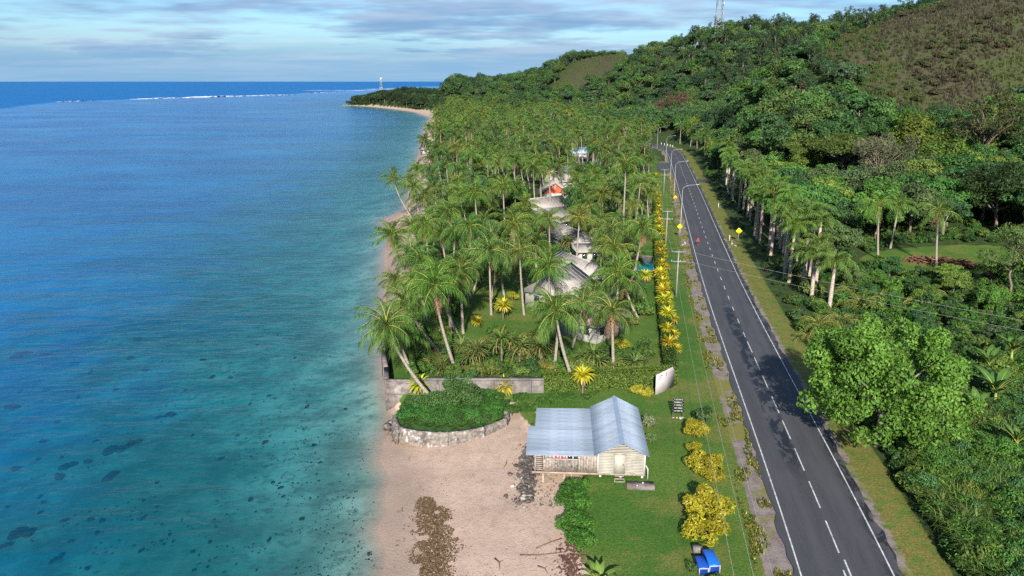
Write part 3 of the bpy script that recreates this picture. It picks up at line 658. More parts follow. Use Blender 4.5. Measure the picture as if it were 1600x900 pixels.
def nuts(seed):
    mb = MB(); r = np.random.default_rng(seed)
    for i in range(9):
        a = r.uniform(0, 6.28); c = np.array([math.cos(a) * 0.3, math.sin(a) * 0.3, -0.25 - 0.25 * r.random()])
        mb.tube([c + (0, 0, 0.16), c + (0, 0, 0.07), c - (0, 0, 0.08), c - (0, 0, 0.17)], [0.03, 0.13, 0.13, 0.03], 6)
    return mb.mesh('coconut_cluster', M['husk'], True)
NUTS = [nuts(1), nuts(2)]
PALMG = (0.070, 0.150, 0.026)
def coconut_palm(base, top, label, group=None, detail=True, col=None, dead=1, scl=1.06, nfr=28, r0=0.17):
    """base, top: world positions of the foot and of the crown's heart"""
    base = Vector(base); top = Vector(top); d = top - base
    o = thing('coconut_palm', label, 'palm tree', base, 0, group); r = random.Random(int(base.x * 31 + base.y * 57))
    col = col or tuple(c * r.uniform(0.85, 1.15) for c in PALMG)
    pts = palm_trunk_pts(d.x, d.y, d.z); pts = np.vstack([[pts[0][0], pts[0][1], -0.5], pts]); rad = np.r_[r0 * 1.7, np.linspace(r0 * 1.35, r0 * 0.72, len(pts) - 1)]
    ringed(pts, rad).obj('trunk', M['palmbark'], o, True)
    if detail:
        for row, az, tilt, s in crown_layout(r, nfr):
            link('frond', FRONDS[row][r.randint(0, 1)], o, d, (0, tilt, az), s * scl, col)
        for i in range(dead * 2):
            link('dead_frond', DEADF[i % 2], o, d - Vector((0, 0, 0.15)), (0, r.uniform(-0.2, 0.3), r.uniform(0, 6.28)), r.uniform(0.7, 1.05) * scl)
        link('coconut_cluster', NUTS[r.randint(0, 1)], o, d, (0, 0, r.uniform(0, 6)), 1.2)
    else:
        link('crown', PCROWN[r.randint(0, 7)], o, d, (r.uniform(-.22, .22), r.uniform(-.22, .22), r.uniform(0, 6.28)), scl * r.uniform(0.92, 1.08), col)
    return o
def tree(key, x, y, label, group=None, s=1.0, col=(0.06, 0.11, 0.025), name='broadleaf_tree', cat='tree', sz=None, z=None, rz=None):
    o = thing(name, label, cat, (x, y, hz(x, y) if z is None else z), rnd.uniform(0, 6.28) if rz is None else rz, group, (s, s, sz or s))
    link('trunk', TREES[key][1], o); link('crown', TREES[key][0], o, color=col); return o
def shrub(x, y, s, label, group=None, col=(0.05, 0.11, 0.02), hi=False, gold=False, sz=None, name='shrub', cat='shrub', z=None, mesh=None):
    o = thing(name, label, cat, (x, y, hz(x, y) if z is None else z), rnd.uniform(0, 6.28), group, (s, s, sz or s))
    link('stems', STEMS[rnd.randint(0, 1)], o)
    link('foliage', mesh or (rnd.choice(GOLDBUSH) if gold else rnd.choice(SHRUB_HI) if hi else rnd.choice(SHRUB)), o, color=col); return o

# ------------------------------------------------------------------ the house on stilts
def sheet_mesh(w, L, ribs):
    """ribbed iron, ribs along +X (length L), w across Y"""
    prof = [(0, 0.0)]
    for i in range(ribs):
        c = (i + 0.5) * w / ribs; prof += [(c - 0.055, 0), (c - 0.03, 0.035), (c + 0.03, 0.035), (c + 0.055, 0)]
    prof.append((w, 0.0)); n = len(prof); V = []; 
    for x in (0, L): V += [(x, y, z) for y, z in prof]
    for x in (0, L): V += [(x, y, z - 0.012) for y, z in prof]
    F = [(i, i+1, n+i+1, n+i) for i in range(n-1)] + [(2*n+i, 3*n+i, 3*n+i+1, 2*n+i+1) for i in range(n-1)]
    F += [(i, 2*n+i, 2*n+i+1, i+1) for i in range(n-1)] + [(n+i, n+i+1, 3*n+i+1, 3*n+i) for i in range(n-1)]
    return mesh_np('roof_sheet', V, F, [M['roofblue']])
def boards(mb, x0, x1, z0, z1, y, step, horiz=True, m=0, jit=0.0, r=rnd, th=0.03):
    t = z0 if horiz else x0; end = z1 if horiz else x1
    while t < end - 1e-3:
        e = min(end, t + step * (1 + jit * r.uniform(-1, 1)))
        if horiz: mb.box(x0, y - th + r.uniform(0, .006), t + 0.008, x1, y, e - 0.004, m)
        else: mb.box(t + 0.008, y - th + r.uniform(0, .014), z0 + r.uniform(-jit, jit) * 0.1, e - 0.006, y, z1, m)
        t = e
def build_house():
    O = G(848, 737, 2.45); h = thing('stilt_house', 'cream and grey timber house on stilts with pale blue iron roof at the beach edge', 'house', (O.x, O.y, 0), R(-3.5))
    FZ, EZ, RZ, D = 2.45, 4.5, 5.52, 9.6; X0, X1 = 4.85, 8.95; XM = (X0 + X1) / 2
    mb = MB(); boards(mb, X0, XM - 0.62, FZ, EZ, 0, 0.15); boards(mb, XM + 0.32, X1, FZ, EZ, 0, 0.15); boards(mb, XM - 0.62, XM + 0.32, FZ + 1.92, EZ, 0, 0.15)
    z = EZ
    while z < RZ - 0.08:
        k = (RZ - z) / (RZ - EZ); k2 = (RZ - min(RZ, z + 0.15)) / (RZ - EZ); hw = (X1 - X0) / 2 - 0.02
        mb.add([(XM - hw*k, -0.03, z+.006), (XM + hw*k, -0.03, z+.006), (XM + hw*k2, -0.03, z + 0.146), (XM - hw*k2, -0.03, z + 0.146),
                (XM - hw*k, 0.0, z+.006), (XM + hw*k, 0.0, z+.006), (XM + hw*k2, 0.0, z + 0.146), (XM - hw*k2, 0.0, z + 0.146)], [(0,1,2,3),(0,4,5,1),(3,2,6,7),(4,7,6,5)]); z += 0.15
    fw = mb.obj('weatherboard_wall', M['cream'], h); fw['kind'] = 'stuff'
    mb = MB(); mb.box(X0 + .02, 0.01, FZ, X1 - .02, D, EZ); mb.add([(X0+.03, 0.01, EZ), (X1-.03, 0.01, EZ), (XM, 0.01, RZ-.04), (X0+.03, D, EZ), (X1-.03, D, EZ), (XM, D, RZ-.04)], [(0,1,2),(3,5,4),(0,2,5,3),(1,4,5,2)])
    mb.obj('wall', M['cream'], h)
    for xa in (X0, X1): MB().box(xa - 0.06, -0.05, FZ, xa + 0.06, 0.02, EZ).obj('corner_board', M['white'], h)
    d = MB().box(XM - 0.58, -0.02, FZ + .01, XM + 0.28, 0.03, FZ + 1.88).obj('door', M['cream'], h)
    fr = MB(); fr.box(XM-.64, -.05, FZ, XM-.58, .02, FZ+1.92); fr.box(XM+.28, -.05, FZ, XM+.34, .02, FZ+1.92); fr.box(XM-.64, -.05, FZ+1.88, XM+.34, .02, FZ+1.95); fr.obj('door_frame', M['plankpale'], d)
    MB().box(XM + 0.16, -0.07, FZ + 0.85, XM + 0.21, -0.02, FZ + 0.97).obj('handle', M['black'], d)
    # faded lettering on the boards (too worn to read): short dark strokes line by line
    r = random.Random(4); mb = MB()
    for i in range(11):
        x = XM + 0.82 + 0.14 * r.random() + (0.28 if i < 2 else 0); zz = FZ + 1.75 - 0.145 * i; xe = XM + 1.82 - (0.28 if i < 2 else 0.12 * r.random())
        while x < xe: w = r.uniform(0.03, 0.12); mb.box(x, -0.038, zz, min(x + w, xe), -0.030, zz + 0.035); x += w + 0.035
    x = XM + 0.7
    while x < XM + 1.3: w = r.uniform(0.05, 0.1); mb.box(x, -0.038, FZ + 0.08, x + w, -0.030, FZ + 0.15); x += w + 0.04
    t = mb.obj('lettering', M['plank'], h); t['kind'] = 'stuff'
    # seaward room with weathered vertical planks and an open window strip
    AX1 = X0 - 0.02; WZ0, WZ1 = FZ + 1.22, FZ + 1.62
    mb = MB(); boards(mb, 0.0, 1.05, FZ, WZ0, 0.10, 0.22, False, 1, 0.3); boards(mb, 1.05, 3.15, FZ, WZ0, 0.10, 0.2, False, 0, 0.4); boards(mb, 3.15, AX1, FZ, EZ - 0.36, 0.10, 0.2, False, 1, 0.3)
    boards(mb, 0, 3.15, WZ1, EZ - 0.36, 0.10, 0.25, False, 1, 0.2)
    pw = mb.obj('plank_wall', [M['plank'], M['plankpale']], h); pw['kind'] = 'stuff'
    mb = MB(); mb.box(0.02, 0.115, FZ, 0.12, D - 0.72, EZ - 0.36); mb.box(0.02, D - 0.7, FZ, AX1, D - 0.6, EZ - 0.36); mb.box(0.12, 0.115, FZ - 0.12, AX1, D - 0.6, FZ); mb.obj('seaward_wall', M['plankpale'], h)
    for i, x in enumerate((0.25, 0.98, 1.55, 2.12, 2.66)):
        w = MB(); x2 = (0.98, 1.55, 2.12, 2.66, 3.15)[i]; g = 0.05
        w.box(x, 0.05, WZ0, x2, 0.10, WZ0 + g); w.box(x, 0.05, WZ1 - g, x2, 0.10, WZ1); w.box(x, 0.05, WZ0 + g, x + g, 0.10, WZ1 - g); w.box(x2 - g, 0.05, WZ0 + g, x2 - .005, 0.10, WZ1 - g)
        wo = w.obj('window', M['white'], h)
        MB().box(x + g, 0.16, WZ0 + g, x2 - g, 0.19, WZ1 - g).obj('opening' if i > 2 else 'curtain', M['glass'] if i > 2 else (M['plankpale'] if i == 0 else M['redcloth']), wo)
        if i in (1, 2): MB().add([(x + .2, 0.14, WZ1 - .06), (x2 - .1, 0.14, WZ1 - .06), ((x + x2) / 2 + .04, 0.14, WZ0 + .12)], [(0, 1, 2)]).obj('cloth_fold', M['white'], wo)
    for i in range(8):                                          # slatted landing at the seaward end
        MB().box(-0.62, 0.12, FZ + 0.1 + i * 0.19, -0.05, 0.15, FZ + 0.22 + i * 0.19).obj('landing_slat', M['plankpale'], h)
    MB().box(-0.74, 0.05, FZ - 0.1, -0.62, 0.2, EZ - 0.4).obj('landing_post', M['plankpale'], h)
    MB().box(-0.95, -0.06, FZ - 0.14, 5.15, 0.10, FZ + 0.015).obj('floor_beam', M['lumber'], h)
    MB().box(-0.6, D - 0.8, FZ - 0.3, 5.1, D - 0.65, FZ - 0.13).obj('floor_beam', M['lumber'], h)
    for x, y, w in ((0.05, 0.0, 0.10), (0.05, 4.5, 0.10), (0.05, D - 0.7, 0.1), (1.9, 0.1, 0.05), (2.55, 0.12, 0.06), (2.5, 4.5, 0.08), (4.4, 4.5, 0.08), (2.5, D - 0.7, 0.08)):
        wx = O.x + x * math.cos(R(-3.5)) - y * math.sin(R(-3.5)); wy = O.y + x * math.sin(R(-3.5)) + y * math.cos(R(-3.5))
        MB().box(x - w, y - w, hz(wx, wy) - 0.5, x + w, y + w, FZ - 0.14).obj('stilt', M['lumber'], h)
    for x in (X0 + .25, XM, X1 - .15):
        for y in (0.2, D - .3): MB().box(x - .09, y - .09, 1.5, x + .09, y + .09, FZ).obj('pier', M['white'], h)
    MB().box(X0 - .02, -0.04, FZ - 0.12, X1 + .04, 0.0, FZ).obj('skirting', M['plankpale'], h)
    MB().tube([(1.35, -0.35, 1.0), (3.2, -0.5, 2.1)], 0.045, 6).obj('brace', M['white'], h)
    dp = MB(); dp.tube([(X1 + .12, 0.1, 3.3), (X1 + .3, 0.0, 3.0), (X1 + .32, -.05, 2.0)], 0.05, 6); dp.obj('drain_pipe', M['white'], h)
    # two plank steps below the door
    st = MB(); 
    for i in range(3): st.box(XM - 0.55, -0.75 + i * 0.24, 2.04 + i * 0.15, XM + 0.25, -0.53 + i * 0.24, 2.08 + i * 0.15)
    st.box(XM - .58, -.75, 1.9, XM - .54, -.04, 2.2); st.box(XM + .24, -.75, 1.9, XM + .28, -.04, 2.2); st.obj('step', M['plankpale'], h)
    # roofs, sheet by sheet
    OV = 0.36; run = (X1 - X0) / 2 + OV; ez = EZ + 0.06 - OV * (RZ - EZ) / ((X1 - X0) / 2); rz_ = RZ + 0.08; ang = math.atan2(rz_ - ez, run); L = math.hypot(run, rz_ - ez)
    runL = XM - (X0 - 0.35); LL = runL / math.cos(ang); n = 12; w = (D + 0.9) / n
    mR, mL = sheet_mesh(w + 0.02, L, 4), sheet_mesh(w + 0.02, LL, 4)
    for i in range(n):
        y = -0.45 + i * w
        link('roof_sheet', mR, h, (XM, y, rz_ + 0.003 * (i % 2)), (0, ang, 0))
        link('roof_sheet', mL, h, (XM, y + w, rz_ + 0.003 * (i % 2)), (0, ang, PI))
    rc = MB(); rc.add([(XM - .2, -.47, rz_ - .045), (XM, -.47, rz_ + .055), (XM + .2, -.47, rz_ - .045), (XM - .2, D + .47, rz_ - .045), (XM, D + .47, rz_ + .055), (XM + .2, D + .47, rz_ - .045)], [(0,1,4,3),(1,2,5,4)]); rc.obj('ridge_cap', M['roofridge'], h)
    jz = rz_ - runL * math.tan(ang) - 0.03; jx = X0 - 0.27
    LA, LB = jx + 1.62, jx + 0.98; a2 = R(0.9); n = 12; w = (D + 0.5) / n; mA, mB_ = sheet_mesh(w + .02, LA, 4), sheet_mesh(w + .02, LB, 4)
    for i in range(n):
        y = -0.42 + i * w; front = i < 7
        link('roof_sheet', mA if front else mB_, h, (jx + 0.12, y + w, jz + 0.003 * (i % 2)), (0, a2, PI))
    MB().box(-1.3, 0.1, jz - 0.32, jx, 0.2, jz - 0.24).obj('rafter', M['lumber'], h); MB().box(-1.0, D - .6, jz - 0.32, jx, D - .5, jz - 0.24).obj('rafter', M['lumber'], h)
    pv = MB(); pv.box(X0 - .15, -.12, FZ + 1.72, X0 - .02, -.06, FZ + 2.0); pv.obj('meter_box', M['plank'], h)
    return h
build_house()
p = G(1001, 764, 2.1); o = thing('concrete_slab', 'old stained concrete slab lying on the lawn beside the cream house', 'slab', (p.x, p.y, 2.0), R(-3))
MB().box(-1.15, -0.1, 0, 1.2, 0.95, 0.32).obj('slab_body', M['darkconcrete'], o)
for q in ((-.3, .1), (.25, .6)): MB().tube([(q[0], q[1], .3), (q[0], q[1], .42)], 0.07, 6).obj('cap_stone', M['white'], o)

# ------------------------------------------------------------------ sea walls, planter, groyne
def displaced_wall(name, pts, z0f, z1f, th, mat, parent, seg=0.22, amp=0.10, seed=0):
    pts = np.asarray(pts, float); d = np.r_[0, np.cumsum(np.hypot(*np.diff(pts, axis=0).T))]; n = max(3, int(d[-1] / seg)); s = np.linspace(0, d[-1], n)
    P = np.c_[np.interp(s, d, pts[:, 0]), np.interp(s, d, pts[:, 1])]; T = np.gradient(P, axis=0); T /= np.hypot(T[:, 0], T[:, 1])[:, None]; Nn = np.c_[T[:, 1], -T[:, 0]]
    r = np.random.default_rng(seed); k = 8; V = []
    for i in range(n):
        z0, z1 = z0f(i / (n - 1)), z1f(i / (n - 1))
        for j in range(k): t = j / (k - 1); a = amp * (r.random() - 0.3) * (1 if 0 < j < k - 1 else 0.5) + 0.25 * (1 - t) ** 2 * amp * 8; V.append((P[i, 0] + Nn[i, 0] * (a + th / 2), P[i, 1] + Nn[i, 1] * (a + th / 2), z0 + (z1 - z0) * t + (0.06 * r.normal() * amp * 5 if j == k - 1 else 0)))
        V.append((P[i, 0] - Nn[i, 0] * th / 2, P[i, 1] - Nn[i, 1] * th / 2, z1)); V.append((P[i, 0] - Nn[i, 0] * th / 2, P[i, 1] - Nn[i, 1] * th / 2, z0))
    m_ = k + 2; F = [(i*m_+j, (i+1)*m_+j, (i+1)*m_+j+1, i*m_+j+1) for i in range(n-1) for j in range(m_-1)] + [tuple(range(m_))[::-1], tuple(range((n-1)*m_, n*m_))]
    return link(name, mesh_np(name, V, F, [M[mat]], None, False), parent)
def build_walls():
    w = thing('planter_wall', 'low curved whitewashed stone wall holding the green planter above the beach', 'wall', (0, 0, 0))
    C = catmull([G(616, 648, 1.9).xy, G(622, 668, 1.75).xy, G(650, 678, 1.65).xy, G(700, 681, 1.6).xy, G(745, 674, 1.7).xy, G(778, 662, 1.75).xy, G(791, 656, 1.75).xy, (G(791, 645, 1.8)).xy], 8)
    cuts = [0, 10, 24, 34, 46, len(C) - 1]
    for a, b_ in zip(cuts[:-1], cuts[1:]):
        seg = [tuple(q) for q in C[a:b_ + 1]]; displaced_wall('wall_segment', seg, lambda t: -0.5, lambda t: 2.02, 0.45, 'stone', w, 0.2, 0.14, a)
    ctr = C.mean(0) + np.array([0.0, 2.5]); soil = MB(); n = len(C); ring = [(q[0] + (ctr[0]-q[0]) * .03, q[1] + 0.1, 1.85) for q in C] + [(0.2, 80.3, 1.95), (-11.8, 80.3, 1.95)]
    soil.add(ring, [tuple(range(len(ring)))]); soil.obj('planter_soil', M['mosscover'], w)
    for i, (px, py, s) in enumerate([(606, 668, 0.75), (612, 676, 0.6), (618, 688, 0.5), (609, 660, 0.5), (622, 692, 0.45)]):
        q = G(px, py, 0.1); rock('boulder', q.x, q.y, 0.0, s * 1.1, 'dark wet boulder at the foot of the planter wall by the water' if 0 else None, w, 'rock')
    for i, (px, py, s) in enumerate([(765, 684, 0.6), (772, 690, 0.45), (757, 688, 0.4), (780, 682, 0.5), (748, 690, 0.3)]):
        q = G(px, py, 0.6); rock('fallen_stone', q.x, q.y, 0.45, s, None, w, 'rock')
    w = thing('concrete_seawall', 'tall stained concrete sea wall of panels behind the planter', 'wall', (0, 0, 0))
    x = -14.3; i = 0
    while x < 3.6:
        x2 = min(3.6, x + (3.9 if i == 0 else 2.1)); top = 3.55 + 0.06 * math.sin(i * 2.1)
        pan = MB().box(x + .02, 80.45 + .03 * (i % 2), 0.0 if i else -0.4, x2 - .02, 80.85, top).obj('panel', M['darkconcrete'] if i == 0 else M['concrete'], w)
        if i == 0:
            MB().box(x - .04, 80.38, 1.9, x2 + .02, 80.45, 2.02).obj('ledge', M['concrete'], pan); MB().box(x - .06, 80.36, top, x2 + .04, 80.92, top + .09).obj('coping', M['concrete'], pan)
        elif i % 2 == 0: MB().box(x - .12, 80.28, 0.4, x + .12, 80.42, top - 0.3).obj('pilaster', M['concrete'], pan)
        x = x2; i += 1
    MB().box(-10.4, 80.4, 3.6, 3.6, 81.3, 3.72).obj('coping', M['concrete'], w)
    side = [(-14.3, 80.6), (-15.3, 86), (-16.6, 92), (-17.6, 98), (-18.3, 106)]
    for a, b_ in zip(side[:-1], side[1:]):
        mb = MB(); mb.add([(a[0], a[1], -1), (b_[0], b_[1], -1), (b_[0], b_[1], 3.1), (a[0], a[1], 3.1), (a[0]+.5, a[1], -1), (b_[0]+.5, b_[1], -1), (b_[0]+.5, b_[1], 3.1), (a[0]+.5, a[1], 3.1)], [(0,3,2,1),(3,7,6,2),(4,5,6,7),(0,4,7,3),(1,2,6,5)]); mb.obj('panel', M['darkconcrete'], w)
def rock_mesh(seed):
    r = np.random.default_rng(seed); bm = bmesh.new(); bmesh.ops.create_icosphere(bm, subdivisions=2, radius=1.0)
    k = r.normal(size=(5, 3)); ph = r.random(5) * 6
    for v in bm.verts:
        n = v.co.normalized(); q = 1 + 0.16 * sum(math.sin(3 * (n.x*k[i][0]+n.y*k[i][1]+n.z*k[i][2]) + ph[i]) for i in range(5)) / 2
        v.co = Vector((n.x * q, n.y * q * 0.85, n.z * q * 0.7))
    me = bpy.data.meshes.new('rock'); bm.to_mesh(me); bm.free(); me.materials.append(M['rock']); return me
ROCKS = [rock_mesh(i) for i in range(4)]; PROCKS = []
for m_ in ROCKS: q = m_.copy(); q.materials.clear(); q.materials.append(M['paleRock']); PROCKS.append(q)
def rock(name, x, y, z, s, label, parent=None, cat='rock', pale=False):
    o = link(name, rnd.choice(PROCKS if pale else ROCKS), parent, (x, y, z), (rnd.uniform(-.5, .5), rnd.uniform(-.5, .5), rnd.uniform(0, 6.28)), (s * rnd.uniform(.8, 1.25), s, s * rnd.uniform(.7, 1)))
    if parent is None: tag(o, label, cat)
    return o
build_walls()
g = thing('rock_groyne', 'dark pile of rocks running out from under the house onto the sand', 'rock pile', (0, 0, 0))
A, B_ = G(820, 792, 0.9), G(828, 706, 1.1)
for i in range(270):
    t = rnd.random(); c = A.lerp(B_, t); u = max(-.85, min(.85, rnd.gauss(0, 0.36))); z = hz(c.x + u, c.y) + max(0, 0.85 - 1.0 * abs(u)) * (0.55 if t < .1 else 1) * rnd.random()
    rock('rock', c.x + u, c.y, z, rnd.uniform(0.16, 0.33), None, g, pale=rnd.random() < 0.06)
q = G(822, 752, 1.6); rock('rock', q.x - .05, q.y, 1.75, 0.3, None, g, pale=True); rock('rock', q.x + .05, q.y - .4, 1.65, 0.22, None, g, pale=True)
for i, (px, py, s, lb) in enumerate([(790, 775, .28, 'dark rock on the sand just west of the rock pile foot'), (797, 741, .25, 'small brown rock on the sand beside the rock pile'), (806, 728, .3, 'brown rock near the house corner at the rock pile'), (800, 760, .2, 'small pale rock on sand beside the rock pile')]):
    q = G(px, py, 1.2); rock('beach_rock', q.x, q.y, hz(q.x, q.y) + .08, s, lb, pale=(i == 3))

# beach litter: pebbles, rubble and the brown wrack bed are beyond counting
def litter(name, n, fn, size, mat, seed, flat=0.5):
    r = np.random.default_rng(seed); C = []
    while len(C) < n:
        p = fn(r)
        if p is not None: C.append(p)
    C = np.array(C); Z = height(C[:, 0], C[:, 1]); n = len(C)
    s = size * (0.4 + 1.2 * r.random(n) ** 2); a = r.random(n) * 6.28; asp = 0.4 + 0.6 * r.random(n); V = []
    base = np.array([(1, 0, 0), (0, 1, 0), (-1, 0, 0), (0, -1, 0), (0, 0, 1.0)]); ex = C[:, 2] if C.shape[1] > 2 else np.zeros(n)
    for b_ in base:
        x = b_[0] * s; y = b_[1] * s * asp; V.append(np.c_[C[:, 0] + x * np.cos(a) - y * np.sin(a), C[:, 1] + x * np.sin(a) + y * np.cos(a), Z + ex - 0.02 + b_[2] * s * flat + r.random(n) * s * 0.3])
    V = np.stack(V, 1).reshape(-1, 3); k = np.arange(n)[:, None] * 5
    F = np.vstack([k + np.array(f) for f in ((0, 1, 4), (1, 2, 4), (2, 3, 4), (3, 0, 4))])
    o = link(name, mesh_np(name, V, F, mat if isinstance(mat, list) else [mat], np.repeat(r.random(n), 5))); struct(o, 'stuff'); return o
M['wrack'] = None
def wrack_mat():
    m, nt, out = new_mat('wrack'); b = NB(nt); v = b.attr('v'); c = b.mix(b.rng(v, 0.0, 0.7), (0.055, 0.035, 0.02), (0.135, 0.088, 0.048)); c = b.mix(b.rng(v, 0.9, 0.96), c, (0.30, 0.23, 0.16))
    s = b.bsdf(c, 0.9, 0.1); b.L.new(s.outputs[0], out.inputs[0]); return m
def pebble_mat():
    m, nt, out = new_mat('pebble'); b = NB(nt); v = b.attr('v'); c = b.mix(b.rng(v, 0.0, 1.0), (0.10, 0.08, 0.065), (0.34, 0.27, 0.21))
    s = b.bsdf(c, 0.9, 0.1); b.L.new(s.outputs[0], out.inputs[0]); return m
M['wrack'] = wrack_mat(); M['pebble'] = pebble_mat()
WR = [(662, 775, 10), (675, 800, 28), (678, 830, 40), (676, 860, 40), (672, 890, 36), (668, 930, 34), (660, 980, 34)]
WRW = np.array([(G(a, b_, .5).y, G(a - c, b_, .5).x, G(a + c, b_, .5).x) for a, b_, c in WR])[::-1]
def wr(r):
    y = r.uniform(WRW[0, 0], WRW[-1, 0]); a = np.interp(y, WRW[:, 0], WRW[:, 1]); b_ = np.interp(y, WRW[:, 0], WRW[:, 2]); t = r.normal(0.5, 0.30); x = a + (b_ - a) * t
    if vnoise(x, y, 0.9, 7) * .7 + vnoise(x, y, .35, 5) * .3 < 0.16 + 0.9 * abs(t - 0.5) ** 1.5: return None
    return (x, y, 0.10 * max(0, 1 - abs(t - 0.5) * 1.7) * r.random())
litter('seaweed_wrack', 15000, wr, 0.075, M['wrack'], 1, 0.7)
def pb(r):
    y = r.uniform(44, 76); x = r.uniform(-9.5, 5)
    d = x - xs(y); 
    if d < 0.8 or x > xi(y) - .2: return None
    if vnoise(x, y, 2.6, 8) * vnoise(x, y, 0.8, 9) < 0.18 * (1.0 + 0.8 * r.random()): return None
    return (x, y)
litter('beach_pebbles', 5200, pb, 0.055, M['pebble'], 2)
def pb2(r):
    q = G(r.uniform(800, 870), r.uniform(700, 800), 1.0); return (q.x, q.y) if r.random() < 0.5 + 0.5 * vnoise(q.x, q.y, 1, 4) else None
litter('beach_rubble', 900, pb2, 0.11, M['pebble'], 3, 0.8)
def tide(r):
    y = r.uniform(44, 71); k = 3.1 if r.random() < .6 else 5.4; d = k + .5 * math.sin(y * .5 + k) + r.normal() * .16
    return (float(xs(y)) + d, y) if vnoise(d * 0 + k, y, 1.1, 11) > .35 else None
litter('tide_line_weed', 1500, tide, 0.05, M['wrack'], 14, 0.5)
def wd(r):
    y = r.uniform(72, 420); off = r.uniform(-6.2, -3.9)
    if y > 46 and vnoise(off * 1.7, y, 3.0, 6) > 0.42 and r.random() < 60 / y: q = road_pt(y, off); return (q[0], q[1])
    return None
def log_(px0, py0, px1, py1, r0, label, z=1.2, bend=0.15):
    a = G(px0, py0, z); b_ = G(px1, py1, z); c = (a + b_) / 2 + Vector((bend, bend, 0)); pts = [(v.x, v.y, hz(v.x, v.y) + r0 * 0.6) for v in (a, c, b_)]
    mb = MB(); mb.tube(pts, [r0, r0 * 0.9, r0 * 0.5], 6); d = (Vector(pts[2]) - Vector(pts[0])).normalized(); k = Vector(pts[1]); mb.tube([k, k + Vector((-d.y, d.x, 0.25)) * r0 * 5], [r0 * .5, r0 * .2], 5)
    tag(mb.obj('driftwood', M['wood'], None, True), label, 'driftwood', 'driftwood on the beach')
log_(838, 857, 878, 845, 0.06, 'straight pole of driftwood pointing at the lawn bank'); log_(812, 865, 878, 866, 0.055, 'long bent driftwood branch below the straight pole', bend=-0.2)
log_(773, 867, 781, 884, 0.06, 'short dark stick of driftwood alone on open sand'); log_(840, 884, 856, 897, 0.05, 'thin driftwood stick close to the bank with the big leaves'); log_(786, 730, 792, 718, 0.045, 'small driftwood stick near the groyne rocks'); log_(620, 799, 629, 799, .07, 'short dark driftwood at the wet edge of the sand', .2)

# coral on the lagoon floor
CORP = [(105,728,22),(135,722,12),(25,733,14),(85,744,18),(175,703,26),(205,694,22),(170,745,26),(65,690,10),(60,718,7),(95,714,7),(265,648,14),(248,653,9),(330,590,11),(315,563,9),(228,579,9),(390,631,6),(420,619,6),(413,692,9),(345,717,9),(370,682,6),(245,755,6),(225,807,10),(30,833,30),(8,853,14),(100,814,12),(140,812,10),(160,814,9),(148,832,9),(110,846,7),(85,876,16),(95,868,10),(135,889,8),(12,793,6),(64,775,8),(68,785,6),(62,802,7),(220,861,9),(300,863,7),(328,848,6),(283,813,4),(265,836,4),(270,847,4),(256,851,4),(302,892,6),(392,782,9),(420,842,9),(426,754,5),(438,763,7),(442,777,6),(470,812,8),(205,560,12),(140,580,14),(115,568,10),(70,610,8),(30,612,10),(310,535,10),(215,530,12),(480,634,8),(490,696,6),(500,724,5),(400,892,4),(575,866,4),(245,793,4),(222,782,6),(360,590,6),(150,690,8),(30,555,26),(15,636,22),(70,555,14),(120,620,8),(90,660,7),(180,610,8),(460,560,7),(400,540,6),(290,610,6),(300,680,6),(540,640,5),(520,660,4)]
def coral_mesh(seed):
    r = np.random.default_rng(seed); mb = MB(); n = 26
    for _ in range(3 + seed % 3):
        c = r.normal(size=2) * np.array([0.42, 0.30]); ro = r.uniform(0.30, 0.65); V = []
        for k, (rr, z) in enumerate(((1.0, -0.1), (0.86, 0.35), (0.5, 0.6), (0.12, 0.68))):
            V += [(c[0] + math.cos(a) * ro * rr * (1 + 0.28 * math.sin(3 * a + seed + k) + 0.22 * r.normal() * (k < 2)), c[1] + math.sin(a) * ro * rr * (1 + 0.28 * math.cos(2 * a + seed)), z * (0.7 + 0.5 * r.random())) for a in np.linspace(0, 2 * PI, n, endpoint=False)]
        mb.add(V, [(k*n+j, k*n+(j+1) % n, (k+1)*n+(j+1) % n, (k+1)*n+j) for k in range(3) for j in range(n)] + [tuple(range(3*n, 4*n))])
    return mb.mesh('coral_head', M['coral'], True)
CORAL = [coral_mesh(i) for i in range(6)]
BIGC = {0: 'dark coral head with a smaller round one beside it', 4: 'long dark coral bank in the middle of the shallows', 22: 'largest dark coral head, low down near the picture edge', 6: 'broad coral patch below the long coral bank', 29: 'dark coral patch by the bottom of the lagoon'}
for i, (px, py, s) in enumerate(CORP):
    q = G(px, py, -2.0); q = G(px, py, hz(q.x, q.y)); sx = s * q.y / 2050.0
    k = thing('coral_patch', BIGC.get(i) or ('small dark coral head showing through the clear lagoon shallows' if s < 9 else 'mid-sized dark coral head showing through the clear lagoon shallows'), 'coral', (q.x, q.y, hz(q.x, q.y) - 0.05), rnd.uniform(-0.4, 0.4), 'coral heads in the lagoon') if False else link('coral_patch', CORAL[i % 6], None, (q.x, q.y, q.z - 0.05), (0, 0, rnd.uniform(-0.5, 0.5)), (sx * 0.95, sx * 1.5, min(0.9, 0.3 + sx * 0.3)))
    tag(k, BIGC.get(i) or ('small dark coral head showing through the clear lagoon shallows' if s < 9 else 'mid-sized dark coral head showing through the clear lagoon shallows'), 'coral', 'coral heads in the lagoon')
def rub(r):
    q = G(r.uniform(380, 590), r.uniform(660, 960), -0.8); 
    if q.x > xs(q.y) - 0.8 or vnoise(q.x, q.y, 2.2, 5) * vnoise(q.x, q.y, .8, 3) < 0.20 + 0.15 * abs(proj(q.x, q.y, -.8)[0] - 530) / 100: return None
    return (q.x, q.y, 0.0)
litter('reef_rubble', 900, rub, 0.085, M['coral'], 8, 0.9)
